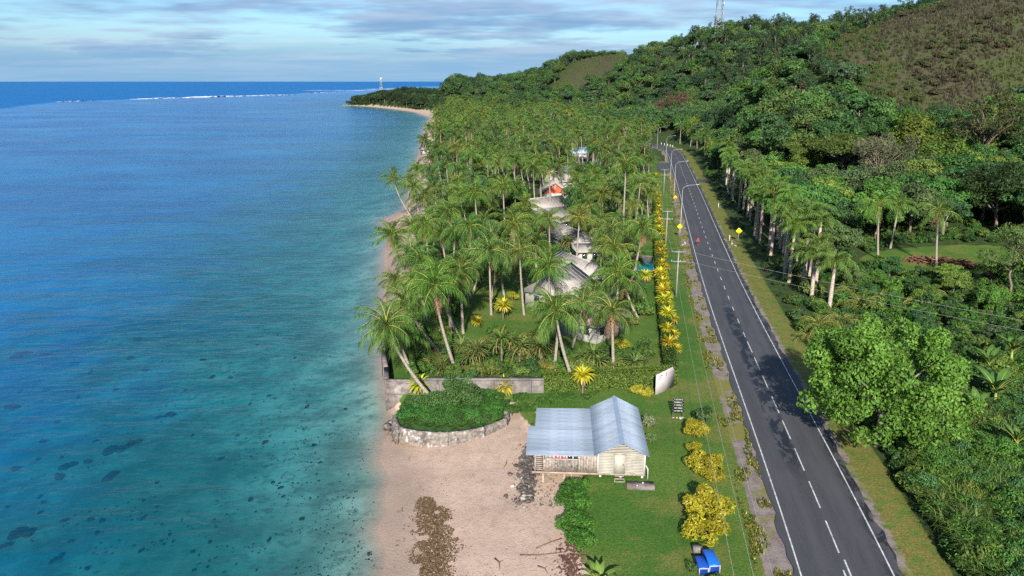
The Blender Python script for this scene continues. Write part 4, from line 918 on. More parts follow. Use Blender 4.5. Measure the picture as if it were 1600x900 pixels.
def rub2(r):
    y = 45 * (130 / 45) ** r.random(); x = -r.uniform(0.02, 0.72) * y
    if x > xs(y) - 6 or vnoise(x, y, 5, 6) * vnoise(x, y, 1.5, 2) < 0.30: return None
    return (x, y, 0.0)
litter('lagoon_rubble', 1100, rub2, 0.12, M['coral'], 9, 0.8)

# ------------------------------------------------------------------ roadside: poles, wires, lamps, signs
def heading_at(y): s = s_at_y(y); return math.atan2(-np.interp(s, RCS, RT[:, 0]), np.interp(s, RCS, RT[:, 1]))
def power_pole(x, y, hgt, label, rz=0.0):
    o = thing('power_pole', label, 'power pole', (x, y, hz(x, y)), rz, 'power poles on the grass verge')
    MB().tube([(0, 0, -.6), (0, 0, hgt)], [0.15, 0.10], 8).obj('pole', M['timberpole'], o, True)
    for k, z in enumerate((hgt - 0.15, hgt - 1.75)):
        a = MB().box(-1.15, -0.06, z - .06, 1.15, 0.06, z + .06).obj('crossarm', M['galv'], o)
        for ix in (-1.05, 0.35 if k else 0, 1.05): MB().tube([(ix, 0, z + .06), (ix, 0, z + .14), (ix, 0, z + .2)], [.05, .06, .03], 6).obj('insulator', M['white'], a)
    return [Vector((x, y, hz(x, y))) + Matrix.Rotation(rz, 3, 'Z') @ Vector((ix, 0, hgt + .05)) for ix in (-1.05, 0, 1.05)]
def wire(pts, sag, label, r=0.012):
    a, b_ = pts; n = 22; P = []
    for i in range(n): t = i / (n - 1); q = a.lerp(b_, t); P.append((q.x, q.y, q.z - sag * 4 * t * (1 - t)))
    tag(MB().tube(P, r, 4).obj('power_line', M['wire']), label, 'wire', 'power lines')
W0 = power_pole(11.6, 27, 8.2, 'wooden power pole below the blue bins', R(-9.0))
W1 = power_pole(26.8, 120.7, 7.6, 'power pole with two crossarms beside the golden hedge, nearer one', R(-9.5))
W2 = power_pole(32.4, 158.6, 7.9, 'second power pole with two crossarms, beside the yellow diamond sign', R(-9.8))
q = road_pt(236, -8.3); W3 = power_pole(q[0], q[1], 7.8, 'third power pole along the verge, before the driveway', R(-9.8))
q = road_pt(338, -14); W4 = power_pole(q[0], q[1], 8.5, 'far power pole at the driveway where the road bends', R(-9.8))
for nm, i in (('seaward', 0), ('middle', 1), ('roadside', 2)):
    wire((W0[i], W1[i]), 0.35, 'pale %s overhead wire above the grass verge beside the yellow bushes' % nm)
    wire((W1[i], W2[i]), 0.2, '%s overhead wire between the first two power poles' % nm); wire((W2[i], W3[i]), 0.3, '%s overhead wire from the second power pole to the third' % nm, 0.012); wire((W3[i], W4[i]), 0.4, '%s overhead wire from the third power pole to the far one' % nm, 0.012)
WX = power_pole(66, 71, 7.8, 'power pole in the bush on the inland side', R(50))
wire((W1[2], WX[0]), 0.5, 'upper of two wires crossing the road to the inland bush', 0.011); wire((W1[2] - Vector((0, 0, 1.6)), WX[0] - Vector((0, .6, .9))), 0.45, 'lower of two wires crossing the road to the inland bush', 0.011)
def street_lamp(y, off, hgt, label):
    q = road_pt(y, off); o = thing('street_lamp', label, 'street lamp', (q[0], q[1], hz(*q)), heading_at(y), 'street lamps along the road')
    MB().tube([(0, 0, -.4), (0, 0, .5), (0, 0, hgt - 1.3)], [.085, .08, .055], 8).obj('post', M['galv'], o, True)
    P = [(0.0, 0, hgt - 1.3)] + [(2.0 - 2.0 * math.cos(a), 0, hgt - 1.3 + 1.1 * math.sin(a)) for a in np.linspace(0.15, PI / 2, 8)] + [(3.0, 0, hgt - .08)]
    MB().tube(P, .042, 6).obj('arm', M['galv'], o, True); MB().tube([(2.85, 0, hgt - .08), (3.0, 0, hgt - .1), (3.55, 0, hgt - .04), (3.65, 0, hgt - .02)], [.05, .09, .10, .04], 8).obj('lamp_head', M['galv'], o, True)
    MB().box(-.2, -.2, -.1, .2, .2, .12).obj('footing', M['concrete'], o)
for y, lb in ((175, 'tall curved-arm street lamp beside the diamond sign'), (228, 'second curved-arm street lamp, by the orange sign'), (270, 'third curved-arm street lamp, where the verge narrows to the driveway'), (338, 'fourth curved-arm street lamp, at the bend in the road'), (404, 'far small street lamp past the bend')):
    street_lamp(y, -5.4, 11.2, lb)
def road_sign(y, off, label, mat, size=0.46, h=2.6):
    q = road_pt(y, off); o = thing('road_sign', label, 'road sign', (q[0], q[1], hz(*q)), heading_at(y))
    MB().tube([(0, 0, -.3), (0, 0, h + .3)], .045, 6).obj('post', M['galv'], o)
    f = MB(); c = (0, -.06, h); f.add([(0, -.06, h + size * 1.41), (size * 1.41, -.06, h), (0, -.06, h - size * 1.41), (-size * 1.41, -.06, h), (0, -.04, h + size * 1.41), (size * 1.41, -.04, h), (0, -.04, h - size * 1.41), (-size * 1.41, -.04, h)], [(3,2,1,0),(4,5,6,7),(0,1,5,4),(1,2,6,5),(2,3,7,6),(3,0,4,7)]); fo = f.obj('diamond_plate', M[mat], o)
    a = MB(); a.box(-.05, -.07, h - .25, .05, -.062, h + .08); a.add([(-.14, -.066, h + .06), (.14, -.066, h + .06), (0, -.066, h + .27)], [(0, 1, 2)]); a.obj('symbol', M['black'], fo)
road_sign(168, -5.9, 'yellow diamond warning sign on the seaward verge by the lamp post', 'signyellow'); road_sign(165.5, 6.6, 'yellow diamond warning sign on the inland verge', 'signyellow', 0.5); road_sign(212.7, -5.6, 'small orange diamond sign farther up the seaward verge', 'signorange', .42)
def headwall(y, off, sgn, label):
    q = road_pt(y, off); o = thing('culvert_headwall', label, 'headwall', (q[0], q[1], hz(*q)), heading_at(y)); MB().box(-.09, -1.6, -.4, .09, 1.6, .22).obj('parapet', M['white'], o)
    for s in (-1, 1): MB().tube([(0, 1.6 * s, .12), (.7 * sgn, 3.0 * s, .05)], .07, 6).obj('wing', M['white'], o)
headwall(163, -4.9, -1, 'white culvert headwall on the seaward road edge near the walker'); headwall(164, 5.1, 1, 'white culvert headwall on the inland road edge')
for y, off, lb in ((167, 4.9, 'white marker post by the inland culvert'), (213, 6.3, 'white marker post farther up the inland verge')):
    q = road_pt(y, off); tag(MB().tube([(q[0], q[1], 1.8), (q[0], q[1], 3.2), (q[0], q[1], 3.3)], [.11, .11, .05], 8).obj('marker_post', M['white']), lb, 'post')
for i in range(5):
    q = road_pt(414 + i * 4.0, 5.6 - i * .1); o = thing('guard_rail_post', 'short pale guard post on the outside of the road bend', 'post', (q[0], q[1], 2.1), 0, 'guard posts at the bend'); MB().box(-.15, -.15, -.2, .15, .15, 1.1).obj('post_body', M['white'], o); MB().box(-.2, -.2, 1.1, .2, .2, 1.2).obj('post_cap', M['concrete'], o)

# walker in red on the road edge
def person(x, y, z, rz):
    J = [(0,0,.95),(0,.01,1.12),(0,.02,1.32),(0,.02,1.46),(0,0,1.53),(0,-.01,1.62),(0,-.01,1.74), (.19,.02,1.41),(.25,.10,1.15),(.24,-.04,.93),(.24,-.10,.84), (-.19,.02,1.41),(-.26,-.04,1.15),(-.25,-.16,.95),(-.25,-.2,.86),
         (.10,0,.9),(.11,-.14,.5),(.11,.02,.10),(.11,-.12,.03), (-.10,0,.9),(-.11,.10,.5),(-.11,.26,.12),(-.11,.15,.05)]
    E = [(0,1),(1,2),(2,3),(3,4),(4,5),(5,6),(3,7),(7,8),(8,9),(9,10),(3,11),(11,12),(12,13),(13,14),(0,15),(15,16),(16,17),(17,18),(0,19),(19,20),(20,21),(21,22)]
    rad = [.16,.15,.17,.12,.06,.10,.09,.075,.055,.04,.04,.075,.055,.04,.04,.11,.075,.05,.045,.11,.075,.05,.045]
    me = bpy.data.meshes.new('body'); me.from_pydata(J, E, []); o = bpy.data.objects.new('person', me); COL.objects.link(o)
    md = o.modifiers.new('skin', 'SKIN'); 
    for i, r_ in enumerate(rad): me.skin_vertices[0].data[i].radius = (r_, r_ * 0.85)
    me.skin_vertices[0].data[0].use_root = True; o.modifiers.new('sub', 'SUBSURF').levels = 1
    dg = bpy.context.evaluated_depsgraph_get(); m2 = bpy.data.meshes.new_from_object(o.evaluated_get(dg)); bpy.data.objects.remove(o)
    m2.name = 'person'; m2.materials.clear(); [m2.materials.append(M[k]) for k in ('shirt', 'skin', 'shorts')]
    for f in m2.polygons:
        c = f.center; f.use_smooth = True
        f.material_index = (2 if c.z > 1.66 or (.45 < c.z < .97 and abs(c.x) < .2) or c.z < .1 else 1 if c.z < .45 or c.z > 1.5 or (abs(c.x) > .2 and c.z < 1.2) else 0)
    o = link('person', m2, None, (x, y, z), (0, 0, rz)); tag(o, 'person in a red shirt and dark shorts walking along the road edge', 'person')
q = G(1090, 384, 2.21); person(q.x, q.y, 2.215, heading_at(160)); 

# board sign, hoarding, bins
def slat_sign():
    q = G(1059, 652, 2.05); o = thing('slat_sign', 'dark slatted sign board with white lettering and white stones at its foot', 'sign', (q.x, q.y, 2.02), R(-6))
    for x in (-.52, .52): MB().box(x - .04, .05, -.3, x + .04, .13, 2.15).obj('post', M['plank'], o)
    r = random.Random(8)
    for i in range(5):
        z = 0.62 + i * 0.32; pl = MB().box(-.56, 0, z, .56, .045, z + .24).obj('slat', M['black'], o); mb = MB(); x = -.46 + .1 * r.random()
        while x < .4: w = r.uniform(.05, .09); k = r.randint(0, 2); mb.box(x, -.012, z + .05, x + .022, 0, z + .2); mb.box(x, -.012, z + (.05, .115, .17)[k], x + w, -.002, z + (.05, .115, .17)[k] + .03); mb.box(x + w - .02, -.0115, z + .05, x + w, -.001, z + .2); x += w + (.025 if r.random() > .25 else .08)
        t = mb.obj('lettering', M['white'], pl); t['kind'] = 'stuff'
    for x, y, s in ((-.5, -.2, .16), (-.1, -.15, .1), (.25, -.22, .2), (.48, -.1, .15)): rock('stone', x, y, .05, s, None, o, pale=True)
slat_sign()
def hoarding():
    a = G(1024, 617, 2.05); b_ = G(1053, 608, 2.05); o = thing('hoarding', 'pale leaning hoarding with faded blue print at the hedge corner', 'hoarding', a, math.atan2(b_.y - a.y, b_.x - a.x)); L = (b_ - a).length
    MB().add([(0, 0, 0), (L*.55, 0, .08), (L, 0, .35), (L*1.02, .05, 2.1), (L*.9, .08, 2.75), (L*.45, .08, 2.5), (0.08, .08, 2.3), (0, .06, 0), (L*.55, .06, .08), (L, .06, .35), (L*1.02, .11, 2.1), (L*.9, .14, 2.75), (L*.45, .14, 2.5), (.08, .14, 2.3)], [(0,1,2,3,4,5,6),(13,12,11,10,9,8,7),(0,6,13,7),(2,9,10,3),(6,5,12,13),(5,4,11,12),(3,10,11,4),(0,7,8,1),(1,8,9,2)]).obj('board', plain('faded_board', (.40, .355, .35), .8, .1, .1, 1), o)
    for i, (x, z, w, h_, m_) in enumerate([(.12, 2.05, .9, .13, 'paleblue'), (.15, 1.84, .7, .1, 'paleblue'), (.2, 1.66, .5, .07, 'paleblue'), (1.62, 1.85, .05, .36, 'redpaint'), (1.15, 2.2, .6, .06, 'paleblue')]): MB().box(x, .04, z, x + w, .052 + .0, z + h_).obj('print', M[m_], o)
    for x in (.3, L * .8): MB().box(x, .16, -.3, x + .1, .26, 2.4).obj('post', M['lumber'], o)
hoarding()
def bin_(px, py, w, L, hgt, mat, label, rz):
    q = G(px, py, 2.05); o = thing('storage_bin', label, 'bin', (q.x, q.y, 2.02), rz)
    b = MB(); b.add([(-w*.45, 0, .05), (w*.45, 0, .05), (w*.45, L, .05), (-w*.45, L, .05), (-w/2, -.03, hgt), (w/2, -.03, hgt), (w/2, L+.03, hgt*1.08), (-w/2, L+.03, hgt*1.08)], [(0,3,2,1),(0,1,5,4),(1,2,6,5),(2,3,7,6),(3,0,4,7)]); b.obj('bin_body', M['bluebin2'], o)
    l = MB(); l.add([(-w*.53, -.06, hgt+.01), (w*.53, -.06, hgt+.01), (w*.53, L+.06, hgt*1.08+.01), (-w*.53, L+.06, hgt*1.08+.01), (-w*.47, .02, hgt+.10), (w*.47, .02, hgt+.10), (w*.47, L-.02, hgt*1.08+.10), (-w*.47, L-.02, hgt*1.08+.10)], [(0,1,5,4),(1,2,6,5),(2,3,7,6),(3,0,4,7),(4,5,6,7),(0,3,2,1)]); lo = l.obj('lid', M[mat], o)
    MB().box(-w*.52, -.085, hgt-.03, w*.52, -.062, hgt+.035).obj('rim', M['white'], o)
    for s in (-1, 1): MB().box(s*w*.47 - .02, -.05, .1, s*w*.47 + .02, -.02, hgt - .03).obj('corner_trim', M['white'], o); MB().tube([(s*w*.4 - .04, L*.85, .05), (s*w*.4 + .04, L*.85, .05)], .1, 8).obj('wheel', M['black'], o)
    MB().tube([(-w*.2, -.1, hgt*.72), (w*.2, -.1, hgt*.72)], .02, 5).obj('handle', M['black'], o)
bin_(1116, 898, .78, 1.75, .78, 'bluebin', 'larger bright blue storage bin below the yellow bushes', R(3)); bin_(1099, 899, .68, 1.25, .62, 'bluebin2', 'smaller dark blue storage bin beside the larger one', R(2))
q = G(1091, 866, 2.05); o = thing('concrete_block', 'grey concrete block with a white stone beside the blue bins', 'block', (q.x, q.y, 2.0)); MB().box(-.34, 0, 0, .34, .65, .5).obj('block_body', M['concrete'], o); rock('stone', .1, .05, .5, .15, None, o, pale=True)

# ------------------------------------------------------------------ resort buildings
def bungalow(label, x, y, w, d, rz, wall_h=2.6, roof_h=2.0, roof='shingle', hip=0.15, gable=None, z=None, wall='render', ov=0.7, nwin=3, name='bungalow'):
    o = thing(name, label, 'building', (x, y, (hz(x, y) if z is None else z)), rz); w2, d2 = w / 2, d / 2
    MB().box(-w2, -d2, -.4, w2, d2, wall_h).obj('wall', M[wall], o)
    W, D = w2 + ov, d2 + ov; e = wall_h - .12; t = wall_h + roof_h; hx = W * (1 - hip) if hip else W
    A_ = [(-W, -D, e), (W, -D, e), (W, D, e), (-W, D, e), (-hx, 0, t), (hx, 0, t)]
    for f in ((0, 1, 5, 4), (2, 3, 4, 5), (3, 0, 4), (1, 2, 5)):
        if gable and len(f) == 3: continue
        n = Vector(np.cross(np.array(A_[f[1]]) - A_[f[0]], np.array(A_[f[-1]]) - A_[f[0]])).normalized(); up = [np.array(A_[i]) for i in f]; lo = [q - np.array(n) * .14 for q in up]; k = len(f)
        so = MB().add(up + lo, [tuple(range(k)), tuple(range(2*k-1, k-1, -1))] + [(i, k+i, k+(i+1) % k, (i+1) % k) for i in range(k)]).obj('roof_slope', M[roof], o)
        # battens / lapped courses as proud strips
        if k == 4:
            nb = max(4, int(w / 1.0))
            for i in range(1, nb):
                u = i / nb; a = up[0] * (1-u) + up[1] * u; b_ = up[3] * (1-u) + up[2] * u; mb = MB(); a2 = a + np.array(n) * .02; b2 = b_ + np.array(n) * .02
                MB().tube([a2, b2], .035, 4).obj('batten', M[roof], so)
    if gable:
        for s in (-1, 1):
            g_ = MB().add([(s * w2, -d2, wall_h), (s * w2, d2, wall_h), (s * (w2 - .01), 0, t - .25)], [(0, 1, 2)]).obj('gable_end', M[gable], o)
            for q in (-.28, .0, .28): MB().box(s*w2 - .06, q*d - .05, wall_h, s*w2 + .06, q*d + .05, wall_h + roof_h * (1 - abs(q) * 2) - .2).obj('gable_post', M['white'], g_)
    MB().tube([(-hx, 0, t + .02), (hx, 0, t + .02)], .12, 6).obj('ridge', M[roof], o)
    for i in range(nwin):
        xx = -w2 + w * (i + .5) / nwin; win = MB().box(xx - .55, -d2 - .05, 1.0, xx + .55, -d2 - .01, 2.15).obj('window', M['white'], o); MB().box(xx - .48, -d2 - .07, 1.07, xx + .48, -d2 - .052, 2.08).obj('pane', M['glass'], win)
    for s in (-1, 1):
        for q in (-.25, .25): win = MB().box(s * (w2 + .03) - .03, q*d - .5, 1.0, s * (w2 + .03) + .03, q*d + .5, 2.1).obj('window', M['white'], o); MB().box(s * (w2 + .04) - .04, q*d - .42, 1.08, s * (w2 + .04) + .04, q*d + .42, 2.02).obj('pane', M['glass'], win)
    MB().box(-.5 + w * .18, -d2 - .05, 0, .5 + w * .18, -d2 - .015, 2.1).obj('door', M['lumber'], o)
    return o
bungalow('brown hip-roofed bungalow with white wall just behind the front palms', 11.5, 102, 7.5, 6.0, R(48), roof='shinglebrown', roof_h=2.2, hip=0.15)
bungalow('grey-roofed bungalow with dark windows beside the garden lawn', 7.6, 117, 8.5, 8.0, R(62), roof_h=3.0, hip=0.10)
bungalow('long pale roof running back from the grey bungalow', 10.8, 131, 12.0, 5.6, R(118), roof_h=1.9, hip=0.2)
bungalow('flat-fronted pale roofed wing with a red tank', 15.4, 147.5, 6.0, 7.0, R(8), roof_h=0.8, hip=0.05)
bungalow('pale long roof between the wing and the cross-roofed lodge', 11.8, 159, 16, 5.5, R(112), roof_h=1.9, hip=0.15)
bungalow('cross-roofed lodge lower roof, pale grey shingle', 8.6, 178, 8.5, 7, R(30), roof_h=2.8, hip=0.12)
bungalow('wide pale roof of the cross-roofed lodge behind', 8.0, 192, 12, 8, R(35), roof_h=3.2, hip=0.12)
bungalow('lodge with a bright orange gable and white wall', 12.2, 222, 9.0, 7.4, R(90), wall_h=3.2, roof_h=3.1, gable='orangewall', hip=0)
bungalow('tall pale roof rising behind the orange gable', 14.5, 242, 8, 8, R(20), wall_h=4.0, roof_h=4.5, hip=0.12)
bungalow('white building half hidden behind trees right of the lodge', 22.5, 214, 7, 6, R(10), wall_h=3.6, roof_h=0.8, roof='render')
bungalow('pale blue roof deep in the grove near the road bend', 30.5, 335, 10, 8, R(8), wall_h=4.5, roof_h=2, roof='paleblue')
bungalow('grey roof by the far beach among palms', -42, 392, 7, 6, R(20), roof_h=1.6, roof='darkconcrete')
bungalow('half hidden blue iron roof among trees above the clearing', *PY(1527, 292, 205).xy, 14, 6, R(-20), wall_h=2.8, roof_h=1.6, roof='paleblue', hip=0)
o = thing('water_tank', 'small red and white tank on the pale roofed wing', 'tank', (17.6, 146.0, 2.05 + 2.6)); MB().box(-.7, -.6, 0, .7, .6, .9).obj('tank_body', M['redpaint'], o); MB().box(-.75, -.65, .9, .75, .65, 1.25).obj('tank_lid', M['white'], o)
o = thing('swimming_pool', 'narrow teal pool behind the golden hedge', 'pool', (25.6, 144, 2.1), R(-9.5)); MB().box(-1.5, -6, 0, 1.5, 6, .1).obj('pool_water', M['pool'], o)
for a in ((-1.8, -6.3, -1.5, 6.3), (1.5, -6.3, 1.8, 6.3), (-1.5, -6.3, 1.5, -6), (-1.5, 6, 1.5, 6.3)): MB().box(a[0], a[1], 0, a[2], a[3], .18).obj('coping', M['concrete'], o)
for q in ((29, 205, .9), (27, 203, .8)): shrub(q[0] - 2, q[1] - 15, q[2] * 1.6, 'red-leaved shrub beside the pale lodge roof' if q[2] > .85 else 'smaller red-leaved shrub near the pale lodge roof', None, (.35, .02, .03))

# ------------------------------------------------------------------ towers
def lattice(name, label, base, H_, w0, w1, mats, bands, nseg):
    o = thing(name, label, 'tower', base)
    def c(t): w = w0 + (w1 - w0) * t; return [(-w, -w, H_*t), (w, -w, H_*t), (w, w, H_*t), (-w, w, H_*t)]
    for b_ in range(bands):
        leg = MB()
        t0, t1 = b_ / bands, (b_ + 1) / bands
        for i in range(4): leg.tube([c(t0)[i], c(t1)[i]], .17, 5)
        for k in range(nseg):
            a, e = t0 + (t1 - t0) * k / nseg, t0 + (t1 - t0) * (k + 1) / nseg
            for i in range(4): leg.tube([c(a)[i], c(e)[(i+1) % 4]], .085, 4); leg.tube([c(a)[(i+1) % 4], c(e)[i]], .085, 4)
        leg.obj('tower_section', M[mats[b_ % len(mats)]], o)
    return o
P_ = PY(597, 166, 1185); t = lattice('lighthouse_tower', 'red and white banded lattice tower on the far headland', (P_.x, P_.y, 3), 35, 3.2, 1.0, ('white', 'galv'), 7, 2)
MB().tube([(0, 0, 35), (0, 0, 37), (0, 0, 38.5)], [1.6, 1.6, .3], 8).obj('lantern', M['white'], t)
P_ = PY(1122, 52, 618); t = lattice('radio_mast', 'tall grey lattice radio mast on the ridge', (P_.x, P_.y, hz(P_.x, P_.y) - 1), 52, 3.4, 1.0, ('galv',), 4, 4)
for z, s in ((28, 1), (36, -1)): MB().tube([(s * 2.4, -1, z), (s * 2.4, -1.6, z)], [1.0, 1.0], 10).obj('dish', M['white'], t)

# ------------------------------------------------------------------ golden rosettes, hedges, garden plants
def rosette_mesh(seed, n=64, L=1.1, mat='gold', width=0.19, up=R(82), dead=True):
    r = np.random.default_rng(seed); mb = MB()
    for i in range(n):
        t = i / n; az = i * 2.399; el = up * (1 - t * 1.05) + R(4) * r.normal(); ln = L * (0.75 + 0.35 * r.random()); k = 4; old = dead and t > 0.92
        P = []; a = el; q = np.array([0.08, 0, 0.0])
        for j in range(k + 1): P.append(q.copy()); q = q + ln / k * np.array([math.cos(a), 0, math.sin(a)]); a -= R(13) * (1 + t)
        V = []; wd = [0.4, 1, 0.95, 0.6, 0.05]
        for j, p in enumerate(P): V += [(p[0], -width * wd[j] / 2, p[2] + .02), (p[0], 0, p[2] - .015), (p[0], width * wd[j] / 2, p[2] + .02)]
        V = np.array(V); ca, sa = math.cos(az), math.sin(az); V = V @ np.array([[ca, -sa, 0], [sa, ca, 0], [0, 0, 1]]).T
        F = [(3*j, 3*j+1, 3*j+4, 3*j+3) for j in range(k)] + [(3*j+1, 3*j+2, 3*j+5, 3*j+4) for j in range(k)]
        mb.add(V, F, 1 if old else 0, 0.3 + 0.6 * r.random())
    return mb.mesh('leaves', [M[mat], M['deadfrond']])
ROSET = [rosette_mesh(i) for i in range(3)]; PAND = [rosette_mesh(10 + i, 54, 1.5, 'palm', 0.13, R(74)) for i in range(3)]
GOLD = (0.46, 0.41, 0.03)
def rosette(x, y, z, s, label, group=None, stem=0.6, col=GOLD, mesh=None, name='golden_rosette', cat='rosette plant'):
    o = thing(name, label, cat, (x, y, z), rnd.uniform(0, 6), group, s); MB().tube([(0, 0, -stem / s), (0, 0, 0.05)], [.12, .09], 6).obj('stem', M['bark'], o)
    link('leaves', mesh or rnd.choice(ROSET), o, None, (rnd.uniform(-.15, .15), rnd.uniform(-.15, .15), 0), None, tuple(c * rnd.uniform(.85, 1.1) for c in col)); return o
def hedge(label, pts, w, z0, z1, col, dens=150, ls=0.16, group=None, name='hedge', seed=0):
    r = np.random.default_rng(seed); o = thing(name, label, 'hedge', (0, 0, 0), 0, group); pts = np.asarray(pts, float); d = np.r_[0, np.cumsum(np.hypot(*np.diff(pts, axis=0).T))]; L = d[-1]
    def at(s): return np.c_[np.interp(s, d, pts[:, 0]), np.interp(s, d, pts[:, 1])]
    core = MB(); s = np.linspace(0, L, max(2, int(L / 3))); c = at(s); T = np.gradient(c, axis=0); T /= np.hypot(T[:, 0], T[:, 1])[:, None]; n = np.c_[T[:, 1], -T[:, 0]]; V = []
    for i in range(len(s)):
        for sg, z in ((-1, z0 - .2), (1, z0 - .2), (1, z1 - .22), (-1, z1 - .22)): V.append((*(c[i] + n[i] * sg * (w / 2 - .16)), z))
    core.add(V, [(4*i+j, 4*i+(j+1) % 4, 4*i+4+(j+1) % 4, 4*i+4+j) for i in range(len(s)-1) for j in range(4)] + [(0, 3, 2, 1), tuple(4*(len(s)-1)+j for j in range(4))]); core.obj('branches', M['hedgecore'], o)  # solid inner box; its dark colour stands in for the shaded hedge inside
    hh = z1 - z0; per = w + 2 * hh; N_ = int(L * per * dens); s = r.random(N_) * L; u = r.random(N_) * per; c = at(s); c2 = at(np.minimum(s + .1, L)) - at(np.maximum(s - .1, 0)); c2 /= np.hypot(c2[:, 0], c2[:, 1])[:, None]; n = np.c_[c2[:, 1], -c2[:, 0]]
    lat = np.where(u < hh, -w/2, np.where(u < hh + w, u - hh - w/2, w/2)); zz = np.where(u < hh, z0 + u, np.where(u < hh + w, z1, z0 + per - u)); bul = .28 * (vnoise(s, u, 1.1, 3) - .5) + .08 * r.normal(size=N_)
    nx = np.where(u < hh, -1, np.where(u < hh + w, 0, 1)); nz = (nx == 0) * 1.0
    C = np.c_[c + n * (lat + nx * bul)[:, None], zz + nz * bul]; Nn = np.c_[n * nx[:, None], nz] + .7 * r.normal(size=(N_, 3)) + np.array([0, 0, .25])
    V, F, v = leaves(C, Nn, ls, r); link('foliage', mesh_np('foliage', V, F, [M['leaf']], v), o, color=col); return o
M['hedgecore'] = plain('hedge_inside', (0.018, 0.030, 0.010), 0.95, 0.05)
hedge('clipped bright green hedge on top of the front wall behind the house', [(3.4, 81.6), (11, 82.4), (19.0, 83.6)], 1.8, 2.0, 4.0, (.115, .175, .025), 170, .17, seed=1)
HP_ = [road_pt(y, -10.7) for y in (84, 110, 140, 180, 230, 280)]
hedge('long green boundary hedge set with golden rosettes along the verge', HP_, 1.5, 2.0, 3.5, (.07, .125, .02), 62, .2, seed=2)
for i, y in enumerate((91.5, 97.5, 104.5, 111.5, 117, 122.5, 128.5, 136, 146, 153, 161, 170, 180, 190, 200, 212, 225, 240, 256, 272)):
    q = road_pt(y, -10.5 + rnd.uniform(-.2, .3)); 
    rosette(q[0], q[1], 3.55, rnd.uniform(1.15, 1.4), ('golden rosette in the boundary hedge, %s from its near corner' % ('first', 'second', 'third', 'fourth', 'fifth', 'sixth', 'seventh', 'eighth', 'ninth', 'tenth', 'eleventh', 'twelfth', 'thirteenth', 'fourteenth', 'fifteenth', 'sixteenth', 'seventeenth', 'eighteenth', 'nineteenth', 'twentieth')[i]) if i < 20 else 'golden rosette far up the boundary hedge beside the verge', 'golden rosettes along the boundary hedge')
    if i < 12: rosette(q[0] + .8, q[1] - .7, 3.0, rnd.uniform(.75, .95), 'small browning rosette hanging from the road side of the boundary hedge', 'small rosettes on the hedge side', col=(.42, .36, .03))
for px, py, z, s, lb in [(789, 606, 2.6, 1.45, 'golden rosette growing against the concrete wall panels'), (911, 588, 4.3, 1.35, 'golden rosette where the wall meets the clipped hedge'), (654, 603, 2.9, 1.35, 'golden rosette behind the leaning palm trunk on the planter'),
                         (786, 479, 4.0, 1.5, 'large golden rosette on the garden lawn, lowest of the garden row'), (774, 435, 3.8, 1.35, 'golden rosette in the middle of the garden row'), (780, 397, 3.6, 1.4, 'third golden rosette up the garden row'), (798, 387, 3.8, 1.2, 'golden rosette just right of the third garden one'), (817, 341, 3.9, 1.5, 'golden rosette in front of the lodge roofs'), (810, 300, 4.2, 1.6, 'golden rosette beside the lodge with the orange gable'), (1009, 431, 3.4, 1.3, 'lone golden rosette by the teal pool'), (800, 312, 3.6, 1.3, 'smaller golden rosette near the lodge'), (745, 503, 2.6, 1.0, 'low golden plant on the dark lawn among palm trunks')]:
    q = G(px, py, z); rosette(q.x, q.y, z, s, lb, 'golden rosettes in the garden', z - 1.8)
for px, py, s, sz, lb in [(838, 600, .55, 1.1, 'narrow yellow bush on the front wall'), (993, 608, .75, .8, 'yellow-green bush in front of the clipped hedge'), (1011, 611, .6, .7, 'golden bush next to the leaning hoarding')]:
    q = G(px, py, 2.3); shrub(q.x, q.y - .8, s, lb, None, (.33, .31, .03), gold=True, sz=sz, z=2.0)
# yellow shrubs by the verge
for px, py, s, sz, lb in [(1088, 684, 1.15, 1.15, 'round yellow bush nearest the slatted sign'), (1083, 709, .62, .8, 'small yellow bush tucked against the middle clump'), (1101, 736, 1.35, 1.25, 'middle yellow bush of the verge row'), (1116, 752, .95, .85, 'low yellow bush on the road side of the middle clump'),
                          (1107, 806, 1.75, 1.5, 'biggest yellow bush, upper half of the clump above the bins'), (1103, 842, 1.55, 1.3, 'yellow bush right above the blue bins')]:
    q = G(px, py, 2.05); shrub(q.x, q.y + .2, s, lb, None, (.285, .25, .018), gold=True, sz=sz * 1.1, z=1.98, name='yellow_bush', cat='bush')
q = G(1100, 660, 2.05); shrub(q.x, q.y, 1.0, 'dark green spiky shrub behind the round yellow bush', None, (.05, .10, .03), mesh=SHRUB[4], sz=1.3, z=1.98)
for px, py, s, lb in [(1085, 893, .5, 'leafy green plant beside the smaller blue bin'), (1118, 912, .6, 'leafy green plant in front of the blue bins')]:
    q = G(px, py, 2.05); shrub(q.x, q.y, s, lb, None, (.07, .13, .03), z=1.98)
for i, (px, py, s, sz) in enumerate([(894, 794, 1.4, 1.5), (898, 824, 1.5, 1.3), (907, 848, 1.05, 1.0), (896, 772, 1.15, 1.3), (886, 814, .9, .9)]):
    q = G(px, py, 1.9); shrub(q.x, q.y, s, ('bright green bush on the lawn bank below the house', 'green bush spilling over the bank to the beach', 'low green bush at the bare earth scar', 'tufted green bush under the house floor beam', 'small green bush at the foot of the bank')[i], None, (.062, .175, .022), hi=True, sz=sz, z=1.15 if i in (1, 4) else 1.6)
